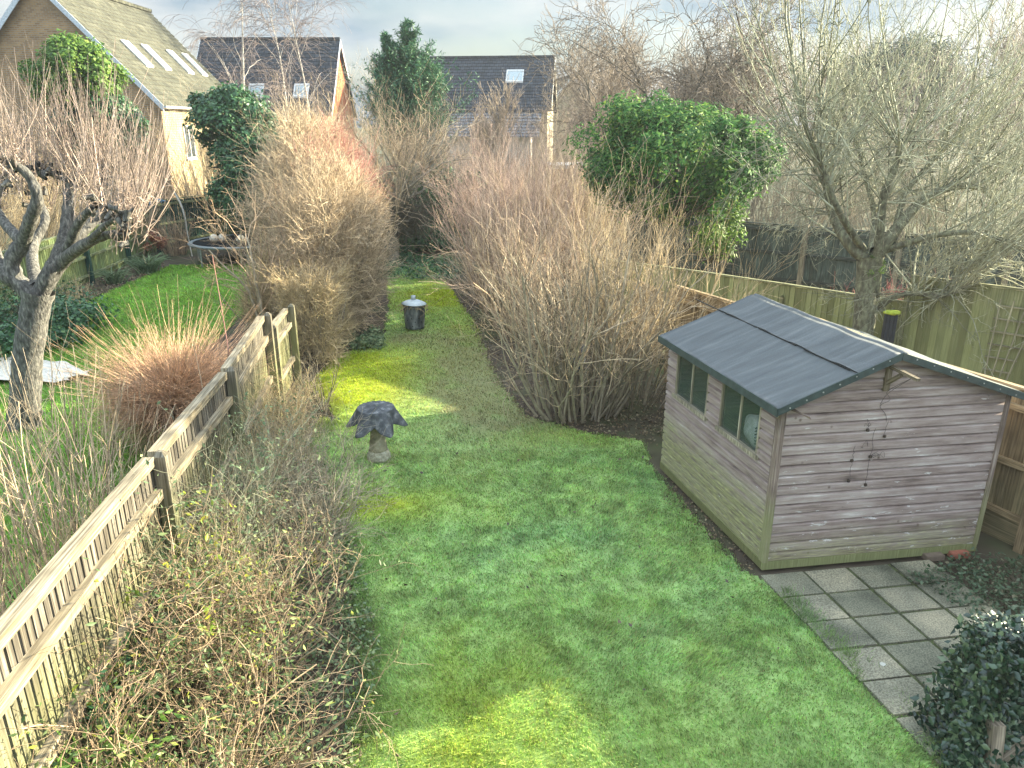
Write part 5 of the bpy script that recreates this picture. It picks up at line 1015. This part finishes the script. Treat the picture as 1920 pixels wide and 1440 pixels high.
twigmass('tall_hedge', 'nearer block of the tall twiggy hedge left of the incinerator bin', (-4.1, 17.0, 1.7), (1.05, 1.9, 1.9), 11000, (.25, .55), .006, TW['gold'])
twigmass('tall_hedge', 'high rounded golden hedge with a purple-red top, tallest mass left of the lawn', (-5.15, 20.2, 2.35), (1.35, 2.6, 2.1), 17000, (.25, .6), .0068, (TW['gold'], redf, TW['red']), stub=60)
twigmass('tall_hedge', 'low brown hedge shoulder between the neighbouring lawn and the fence end', (-5.1, 15.9, .9), (.55, 1.0, .85), 3200, (.2, .45), .006, TW['straw'], stub=20)
bush('sprawling_shrub', 'grey sinuous-stemmed shrub rising behind the tall fence post', 'shrub', (np.array([[-5.15, 14.9, 0]] * 9) + rng.normal(0, .05, (9, 3)) * [1, 1, 0], np.stack([rng.uniform(.0, .7, 9), rng.uniform(.1, .5, 9), np.ones(9)], 1), rng.uniform(1.8, 2.8, 9), rng.uniform(.03, .045, 9)), TW['brown'], TW['grey'],
     ((6, .3, 1, .6, (.3, .6), .5), (6, .2, 1, .7, (.3, .6), .5), (3, .2, 1, .7, (.3, .6), .6)), wob=.16, up=.1, kwob=.22, nseg=9, sidesb=7)
for (c, n, L, lb) in (((-8.0, 30.5, 0), 90, (2.6, 4.3), 'tall golden shoots above the ivy behind the trampoline'), ((-5.6, 26.5, 0), 90, (2.8, 4.4), 'tall golden thicket in front of the orange gable'), ((-11.6, 31.5, 0), 60, (2.8, 4.5), 'tall tan thicket between the ivy tree and the brown house')):
    bush('golden_thicket', lb, 'thicket', fan(c, n * 2 // 3, (1.4, 1.0), .38, L, (.012, .028)), TW['gold'], TW['straw'], ((6, .35, 1, .4, (.25, .5), .5), (6, .2, 1, .5, (.3, .6), .6), (2, .2, 1, .5, (.3, .6), .8)), wob=.06, up=.3, kup=.2)
for (c, lb) in (((-15.4, 22, 0), 'brown twiggy thicket behind the green picket fence at the left edge'), ((-14.6, 26.5, 0), 'brown thicket beneath the brown house beside the blue play house'), ((-15.5, 18.0, 0), 'dull thicket behind the pollarded tree at the left edge'), ((-13.0, 32, 0), 'dark thicket below the yellow house wall')):
    bush('bare_thicket', lb, 'thicket', fan(c, 80, (1.5, 1.3), .45, (2.0, 3.4), (.012, .028)), TW['straw'] if c[1] < 23 else TW['brown'], TW['grey'], ((6, .2, 1, .5, (.3, .6), .5), (6, .2, 1, .6, (.3, .6), .65)), wob=.1, up=.2)

# arching dark tree at the end of the lawn
at = thing('arching_tree', 'sprawling bare tree with arching grey branches at the end of the lawn', 'tree', loc=(-3.9, 26.2, 0))
base = [limbset([(-4.15, 26.2, 0), (-4.1, 26.2, .8), (-3.95, 26.2, 1.6), (-3.75, 26.2, 2.3)], [.2, .17, .15, .2], 4, .1, 9)]; n = 34; P0 = np.tile([-3.75, 26.2, 2.2], (n, 1)) + rng.normal(0, .15, (n, 3)); a = rng.uniform(0, 6.28, n)
m1 = grow(P0, np.stack([np.cos(a) * .9, np.sin(a) * .6, rng.uniform(.3, 1.5, n)], 1), rng.uniform(1.8, 3.4, n), rng.uniform(.03, .06, n), 8, .1, .3, .3, droop=.12)
m2 = grow(*kids(m1, 7, .2, 1, .6, (.25, .5), .45), 5, .16, .1, .4); m3 = grow(*kids(m2, 5, .1, 1, .7, (.3, .6), .5), 4, .2); m3 = (m3[0], np.maximum(m3[1], .005))
tube_obj('trunk', base + [(m1[0], m1[1], 6)], M('pale_grey_bark', [(.3, (.13, .12, .095)), (.7, (.36, .33, .25))], 12, bump=.5), at, smooth=True); tube_obj('branches', [m2, m3], TW['pale'], at)
dk = grow(np.array([-3.7, 26.1, 1.6]) + sph(1500) * np.array([1.3, .8, .9]) * rng.random((1500, 1)), sph(1500) * [1, 1, .7] + [0, 0, -.3], rng.uniform(.4, .9, 1500), .007, 5, .3, -.3); tube_obj('dense_inner_twigs', [dk], TW['dark'], at); rebase(at)
def ivymass(name, label, c, rad, nb, nl, sz, m, cat='ivy', trunkr=.12, lc=.05, **k):
    t = thing(name, label, cat, loc=(c[0], c[1], 0)); V, Fc = clump_crown(c, rad, nb, nl, sz, lowcut=lc, **k); newmesh('foliage', V, Fc, m, t)
    lm = [limbset([(c[0], c[1], 0), (c[0] + .1, c[1], c[2] * .5), (c[0], c[1], c[2] + rad[2] * .4)], [trunkr, trunkr * .8, trunkr * .4], 4)]
    b1 = grow(np.tile([c[0], c[1], c[2] * .6], (22, 1)), sph(22) * [1, 1, .5] + [0, 0, .6], np.mean(rad) * 1.0, trunkr * .35, 6, .15, .2); b2 = grow(*kids(b1, 6, .3, 1, .6, (.3, .6), .5), 4, .2)
    tube_obj('trunk', lm + [(b1[0], b1[1], 5), b2], darkB, t, smooth=True); rebase(t); return t
ivymass('ivy_bank', 'dark ivy bank closing the far end of the lawn', (-3.4, 29.0, 1.2), (2.6, 1.0, 1.6), 60, 15000, .12, leafI, asp=.8)
ivymass('ivy_tree', 'dark ivy-clad tree overhanging the trampoline', (-9.0, 28.1, 2.3), (2.0, 1.1, 2.1), 90, 30000, .13, leafI, asp=.8)
ivymass('ivy_tree', 'upper ivy-clad limb with ragged top left of the golden thicket', (-10.3, 28.8, 4.7), (1.6, 1.0, .95), 40, 12000, .12, leafI, asp=.8)
ivymass('ivy_tree', 'bright yellow-green ivy-topped tree in front of the brown brick gable', (-15.2, 28, 6.2), (1.45, 1.2, 1.15), 50, 16000, .12, leafY, asp=.8)
ivymass('ivy_tree', 'dull green ivy tangle under the bright ivy crown', (-14.7, 28.2, 4.4), (1.5, 1.2, 1.5), 50, 12000, .12, leafI, asp=.8)
ivymass('laurel', 'large rounded glossy evergreen laurel bush right of centre', (4.0, 19.0, 3.65), (2.4, 1.8, 1.35), 95, 38000, .12, leafG, cat='evergreen bush', blobr=(.14, .40), inner=.4, asp=.38, trunkr=.1, lc=2.1)
ivymass('laurel', 'lower loose laurel growth beside the fence below the big evergreen', (4.9, 18.6, 2.15), (.85, .8, .75), 20, 3200, .10, leafY, cat='evergreen bush', asp=.4, trunkr=.06, lc=.9)
bush('bare_sapling', 'tan bare sapling stems in front of the laurel', 'sapling', fan((3.0, 16.4), 9, (.5, .4), .3, (1.5, 2.5), (.01, .022)), TW['pale'], TW['pale'], ((6, .3, 1, .5, (.25, .5), .5), (5, .2, 1, .6, (.3, .6), .6)), wob=.1, up=.3)
ivymass('ivy_undergrowth', 'dark ivy undergrowth beside the pollarded tree at the left edge', (-10.6, 15.9, .3), (1.3, 2.2, .45), 40, 9000, .08, leafI, asp=.8, trunkr=.03)
ivymass('ivy_patch', 'patch of pale-edged ivy at the foot of the tall hedge', (-3.4, 15.5, .12), (.75, .4, .22), 26, 3600, .06, leafS, asp=.8, trunkr=.02)
GC = leafmat('groundcover', [(0, (.03, .06, .03)), (.6, (.07, .12, .06)), (.95, (.15, .19, .12)), (1, (.3, .16, .10))], trans=.2)
litter('ground_cover', [(4.1, 6.7), (5.0, 7.15), (5.9, 7.0), (6.5, 5.6), (7.4, 3.7), (5.6, 3.6), (4.9, 5.2)], 26000, .042, 'dark leafy ground cover between patio and tan fence', GC, .12, cat='ground cover')
litter('ground_cover', [(-4.2, 23), (-1.8, 22.5), (-1.4, 26), (-5, 28.5)], 9000, .09, 'dark green ivy ground cover at the far end of the lawn', leafI, .12, cat='ground cover')
litter('ground_cover', [(-3.0, 1.5), (-1.3, 1.5), (-1.15, 5.5), (-1.6, 6.9), (-2.6, 9), (-3.2, 6)], 17000, .04, 'low grey-green plants between the border shrubs', leafS, .15, cat='ground cover')

# conifer: three leaders with drooping sprays
cf = thing('conifer', 'dark green conifer with ragged leaders rising between the far roofs', 'conifer', loc=(-4.6, 35, 0)); parts = []; lead = []
for (u, v, r_) in ((765, 42, 1.35), (722, 70, .9), (800, 118, 1.3)):
    top = P(u, v, 35); bx = -4.6 + (top[0] + 4.6) * .5; lead.append(limbset([(-4.6, 35, 0), (bx, 35, top[2] * .5), tuple(top)], [.2, .12, .015], 6)); n = 190
    z = top[2] - (rng.random(n) ** .8) * (top[2] - 3.0); rr = np.clip((top[2] - z) / (top[2] - 3.0), .03, 1) * 2.5 * r_ / 1.3 * rng.uniform(.35, 1.5, n); a = rng.uniform(0, 6.283, n); x0 = bx + (top[0] - bx) * np.clip((z - top[2] * .5) / (top[2] * .5), 0, 1)
    s = grow(np.stack([x0, np.full(n, 35.), z], 1), np.stack([np.cos(a), np.sin(a), np.full(n, .55)], 1), rr + .15, .015, 6, .05, .5, .3); lead.append((s[0], s[1], 3)); s2 = grow(*kids(s, 9, .1, 1, .55, (.25, .4), .6, up=.2), 4, .08, .3); lead.append(s2)
    for S_, q in ((s, 26), (s2, 9)):
        pts = S_[0]; m = len(pts); idx = np.repeat(np.arange(m), q); tt_ = rng.uniform(.1, 1, len(idx)) * (pts.shape[1] - 1); i = np.minimum(tt_.astype(int), pts.shape[1] - 2); f = (tt_ - i)[:, None]
        Pp = pts[idx, i] * (1 - f) + pts[idx, i + 1] * f; parts.append(leaves(Pp, rng.normal(0, 1, Pp.shape) + [0, 0, 1], .17, .22, .05))
V, Fc = join(parts); newmesh('foliage', V, Fc, leafC, cf); tube_obj('trunk', lead, darkB, cf); rebase(cf)

def tree(name, label, base, hgt, r0, mat, bark, spread=.5, wob=.1, lv=((9, .3, .9, .55, (.3, .55), .45), (7, .15, 1, .55, (.3, .6), .5), (6, .1, 1, .6, (.3, .6), .6)), up=.3, droop=0., minr=.006, lean=(0, 0), forks=1, group=None, kwob=None):
    t = thing(name, label, 'tree', group, loc=(base[0], base[1], 0)); b = np.array([base[0], base[1], -.05])
    if forks == 1: tr0 = grow(b[None], np.array([[lean[0], lean[1], 1.]]), hgt, r0, 10, wob * .35, .3, .15)
    else:
        n = forks; a = rng.uniform(0, 6.28, n); tr0 = grow(np.tile(b, (n, 1)) + rng.normal(0, r0, (n, 3)) * [1, 1, 0], np.stack([np.cos(a) * .25 + lean[0], np.sin(a) * .25 + lean[1], np.ones(n)], 1), hgt * rng.uniform(.8, 1.05, n), r0, 10, wob * .6, .3, .2)
    cur = tr0; sets = []
    for i, (k, t0, t1, a, lf, rf) in enumerate(lv):
        dr = droop if i else droop * .5
        cur = grow(*kids(cur, k, t0, t1, a, lf, rf, up=up * .5 if dr == 0 else 0), 6, kwob or wob, up if dr == 0 else 0, .35, droop=dr); cur = (cur[0], np.maximum(cur[1], minr)); sets.append(cur)
    tube_obj('trunk', [(tr0[0], tr0[1], 8), (sets[0][0], sets[0][1], 5)], bark, t, smooth=True); tube_obj('crown', sets[1:], mat, t); rebase(t); return t
BL = ((13, .3, .98, .55, (.2, .36), .3), (7, .1, 1, .6, (.4, .8), .4), (5, .1, 1, .5, (.4, .9), .7))
tree('birch_tree', 'slender weeping birch with pale trunk between the brown and orange houses', (-16.6, 48), 12.3, .14, TW['birch'], birchM, lv=BL, droop=.45, minr=.008)
tree('birch_tree', 'left of the twin thin birches in front of the dark roof', (-13.6, 48), 10.8, .10, TW['birch'], birchM, lv=BL, droop=.4, minr=.008)
tree('birch_tree', 'right of the twin thin birches in front of the dark roof', (-12.4, 48), 11.2, .10, TW['birch'], birchM, lv=BL, droop=.4, minr=.008)
CW = ((14, .3, 1, .7, (.3, .5), .5), (9, .1, 1, .8, (.35, .6), .5), (8, .1, 1, .8, (.35, .7), .6))
wlM = twig('curly_willow_twigs', (.20, .165, .13))
tree('curly_willow', 'left curly-twigged willow above the laurel', (5.8, 31), 9.0, .14, wlM, darkB, wob=.3, lv=CW, up=.1, minr=.009, forks=3, kwob=.38)
tree('curly_willow', 'right curly-twigged willow between laurel and pear tree', (9.0, 31), 9.4, .14, wlM, darkB, wob=.3, lv=CW, up=.1, minr=.009, forks=3, kwob=.38)
bgl = ['bare tree in front of the cream house', 'bare tree left of the left curly willow', 'bare tree behind the laurel', 'bare tree behind the right curly willow', 'bare tree beyond the pear tree, left', 'bare tree beyond the pear tree, middle', 'bare tree beyond the pear tree, near right edge', 'bare tree at the far right edge', 'low bare tree between conifer and birches', 'bare tree just right of the dark roofed house', 'bare tree behind the pine', 'small bare tree in front of the dark roof']
for i, (x, y, h_) in enumerate([(4.6, 45, 8.6), (6.8, 52, 9.2), (10.2, 50, 8.8), (14.5, 50, 8.6), (18, 46, 8), (22, 44, 7.6), (25, 40, 8.2), (30, 44, 9), (-8, 58, 8.2), (5.2, 38, 7.6), (27, 60, 10), (-1.2, 44, 6.2)]):
    tree('background_tree', bgl[i], (x, y), h_ * .8, .12, TW['hazel'] if i != 8 else TW['grey'], TW['grey'], wob=.12, lv=((13, .2, .95, .5, (.3, .55), .5), (9, .1, 1, .55, (.3, .6), .5), (7, .1, 1, .55, (.35, .7), .7)), minr=.011, forks=3, group='bare background trees')
for i, (x, y, lb) in enumerate([(9.5, 27, 'grey-brown thicket behind the dark fence, left'), (13.5, 25.5, 'grey-brown thicket behind the dark fence beneath the pine'), (17.5, 23, 'grey-brown thicket behind the dark fence at the right edge'), (0, 30, 'mauve thicket below the dark roofed house'), (3.2, 33, 'mauve thicket right of the lower grey roof'), (-2.4, 32, 'pale thicket right of the conifer')]):
    bush('bare_thicket', lb, 'thicket', fan((x, y), 90, (2.2, 1.2), .4, (2.2, 3.9), (.012, .028)), TW['mauve'] if i > 2 else TW['grey'], TW['grey'], ((7, .2, 1, .45, (.3, .6), .5), (6, .2, 1, .5, (.3, .6), .7)), wob=.09, up=.3)
pn_ = thing('pine_tree', 'grey-green pine beyond the pear tree at right', 'tree', loc=(22.5, 46, 0)); V, Fc = clump_crown((22.6, 46, 7.1), (2.7, 2.2, 1.9), 60, 15000, .22, asp=.25); V2, F2 = clump_crown((19.9, 46, 6.2), (1.2, 1., 1.9), 24, 5000, .22, asp=.25); V, Fc = join([(V, Fc), (V2, F2)]); newmesh('crown', V, Fc, leafP, pn_)
m_ = grow(np.tile([21.6, 46, 0], (1, 1)), np.array([[.03, 0, 1.]]), 8.4, .25, 8, .04, .2); m2_ = grow(*kids(m_, 16, .4, .95, .9, (.25, .4), .4), 5, .15); tube_obj('trunk', [(m_[0], m_[1], 8), (m2_[0], m2_[1], 5)], darkB, pn_); rebase(pn_)

# the big lichen-covered pear tree, right
pt_ = thing('pear_tree', 'big old lichen-covered fruit tree with thick trunk behind the shed', 'tree', loc=(5.62, 11.8, 0)); TY = 11.8
LM = [limbset([(5.66, TY, -.05), P(1618, 620, TY), P(1622, 560, TY), P(1628, 515, TY), P(1632, 480, TY)], [.20, .165, .16, .18, .2], 5, .07, 14)]
sc_ = []
for pts, r0, r1 in [([(1625, 490), (1590, 455), (1560, 400, 0, .3), (1545, 330, 0, .5), (1520, 270, 0, .6)], .10, .035), ([(1632, 480), (1640, 560), (1655, 380, 0, -.3), (1680, 310, 0, -.4), (1690, 260, 0, -.5)], .10, .03),
                    ([(1640, 485), (1680, 430), (1720, 385, 0, .3), (1770, 355, 0, .5), (1830, 350, 0, .6), (1870, 380, 0, .7)], .10, .035), ([(1620, 470), (1575, 400, 0, -.5), (1540, 310, 0, -.6), (1500, 210, 0, -.8)], .06, .02),
                    ([(1645, 580), (1670, 560, 0, -.2), (1710, 550, 0, -.3), (1760, 556, 0, -.4), (1786, 548, 0, -.45)], .055, .025), ([(1760, 556, 0, -.4), (1790, 520, 0, -.4), (1830, 490, 0, -.3)], .02, .01), ([(1645, 575), (1660, 585, 0, -.2), (1678, 578, 0, -.3)], .035, .015),
                    ([(1680, 430), (1700, 360, 0, .6), (1760, 290, 0, .9), (1830, 230, 0, 1.2)], .06, .02), ([(1660, 470), (1760, 440, 0, -.5), (1850, 440, 0, -.7), (1930, 480, 0, -.8)], .05, .02), ([(1635, 470), (1640, 400, 0, .9), (1620, 320, 0, 1.3), (1600, 240, 0, 1.5)], .07, .025)]:
    p = [P(q[0], q[1], TY + (q[3] if len(q) > 3 else 0)) for q in pts]; LM.append(limbset(p, np.linspace(r0, r1, len(p)), 5, .08, 8)); sc_ += p[1:]
    q_ = LM[-1][0][0]; 
    if r0 > .045 or r1 < .012: sc_ += list(q_[len(q_) // 2:])
tube_obj('trunk', LM, barkL, pt_, smooth=True); sc_ = np.array([s for s in sc_ if s[2] > 2.0]); n = 300; P0 = sc_[rng.integers(0, len(sc_), n)]
d = np.stack([rng.normal(0, .5, n), rng.normal(0, .5, n), rng.uniform(.4, 1.2, n)], 1); d[:, 0] += np.where(P0[:, 0] > 5.9, (P0[:, 0] - 5.9) * .45, (P0[:, 0] - 5.9) * .1)
b1 = grow(P0, d, rng.uniform(1.0, 3.3, n), rng.uniform(.008, .019, n), 8, .07, .35, .3); b2 = grow(*kids(b1, 5, .1, 1, .55, (.18, .42), .5, up=.2), 5, .13, .3); b3 = grow(*kids(b2, 4, .1, 1, .8, (.15, .45), .55), 3, .2); b4 = grow(*kids(b1, 14, .2, 1, 1.0, (.02, .05), .9), 2, .2, 0, 1.)
lo_ = sc_[rng.integers(0, len(sc_), 150)]; d = sph(150); d[:, 2] = -np.abs(d[:, 2]) * .3 + .1; c1 = grow(lo_, d, rng.uniform(.7, 1.7, 150), .011, 7, .15, 0, .3, droop=.12); c2 = grow(*kids(c1, 7, .1, 1, .8, (.2, .5), .6), 4, .22); c3 = grow(*kids(c2, 4, .1, 1, .8, (.2, .5), .7), 3, .22)
mn = lambda s: (s[0], np.maximum(s[1], .0022))
tube_obj('crown', [(b1[0], b1[1], 4), mn(b2), mn(b3), mn(b4), mn(c1), mn(c2), mn(c3)], TW['green'], pt_)
ms = P(1630, 500, TY); V, Fc = clump_crown((ms[0] + .05, ms[1] - .15, ms[2]), (.16, .1, .2), 8, 500, .03); newmesh('moss', V, Fc, leafY, pt_); rebase(pt_)

# small plants in the neighbouring bed
def strappy(name, label, c, n, L, m, cat='plant', w=.03):
    a = rng.uniform(0, 6.283, n); P0 = np.tile(c, (n, 1)) + rng.normal(0, .12, (n, 3)) * [1, 1, 0]; s = grow(P0, np.stack([np.cos(a) * .7, np.sin(a) * .7, np.ones(n)], 1), rng.uniform(L * .6, L, n), w, 6, .05, 0, .15, droop=.45)
    return tag(tube_obj(name, [s], m), label, cat)
strapM = leafmat('strap_leaves', [(0, (.07, .13, .06)), (1, (.25, .33, .18))], trans=.2)
strappy('strap_leaved_plant', 'clump of arching strap leaves at the foot of the green picket fence', (-11.75, 24.0, 0), 150, 1.0, strapM, w=.02)
strappy('strap_leaved_plant', 'smaller clump of strap leaves nearer the lawn edge by the green fence', (-12.0, 22.3, 0), 90, .8, strapM, w=.018)
c = P(288, 452, 26.5); V, Fc = clump_crown((c[0], 26.5, max(.6, c[2])), (.45, .35, .4), 12, 900, .08, asp=.5); b_ = thing('russet_bush', 'small russet-leaved bush against the green fence', 'bush', loc=(c[0], 26.5, 0)); newmesh('leaves', V, Fc, leafmat('russet', [(0, (.22, .07, .04)), (1, (.5, .22, .13))], trans=.3), b_); tube_obj('stems', [grow(np.tile([c[0], 26.5, 0], (8, 1)), sph(8) * [.3, .3, 0] + [0, 0, 1], .8, .012, 4, .1)], TW['dark'], b_); rebase(b_)
bush('dried_plant', 'brown dried seed-head plant between green fence and trampoline', 'plant', fan((-12.4, 27.6), 120, (.4, .4), .35, (.8, 1.5), (.006, .01)), TW['brown'], TW['brown'], ((4, .3, 1, .5, (.2, .4), .7),))
bush('dried_plant', 'pale dry grassy clump at the foot of the nearer green fence panels', 'plant', fan((-11.7, 18.6), 160, (.5, 1.2), .5, (.3, .8), (.006, .009)), TW['straw'], TW['straw'], ((3, .2, 1, .5, (.3, .5), .7),))
bush('heather_bush', 'red-flowered low bush seen over the green fence behind the pear trunk', 'bush', fan((7.3, 13.6), 120, (1.0, .4), .3, (1.2, 1.6), (.006, .01)), twig('crimson_twigs', (.5, .16, .17)), TW['red'], ((5, .4, 1, .5, (.2, .4), .7),))

# ------------------------------------------------------------------ air
hz = MB(); hz.box((-70, -12, -1.1), (75, 110, 16)); hm = bpy.data.materials.new('haze'); hm.use_nodes = True
hn = hm.node_tree.nodes; hn.remove(hn['Principled BSDF']); pv = hn.new('ShaderNodeVolumePrincipled'); pv.inputs['Color'].default_value = (.9, .95, 1, 1); pv.inputs['Density'].default_value = .0008; pv.inputs['Anisotropy'].default_value = .55
hm.node_tree.links.new(pv.outputs[0], hn['Material Output'].inputs['Volume']); tag(hz.build('haze', hm), kind='stuff')
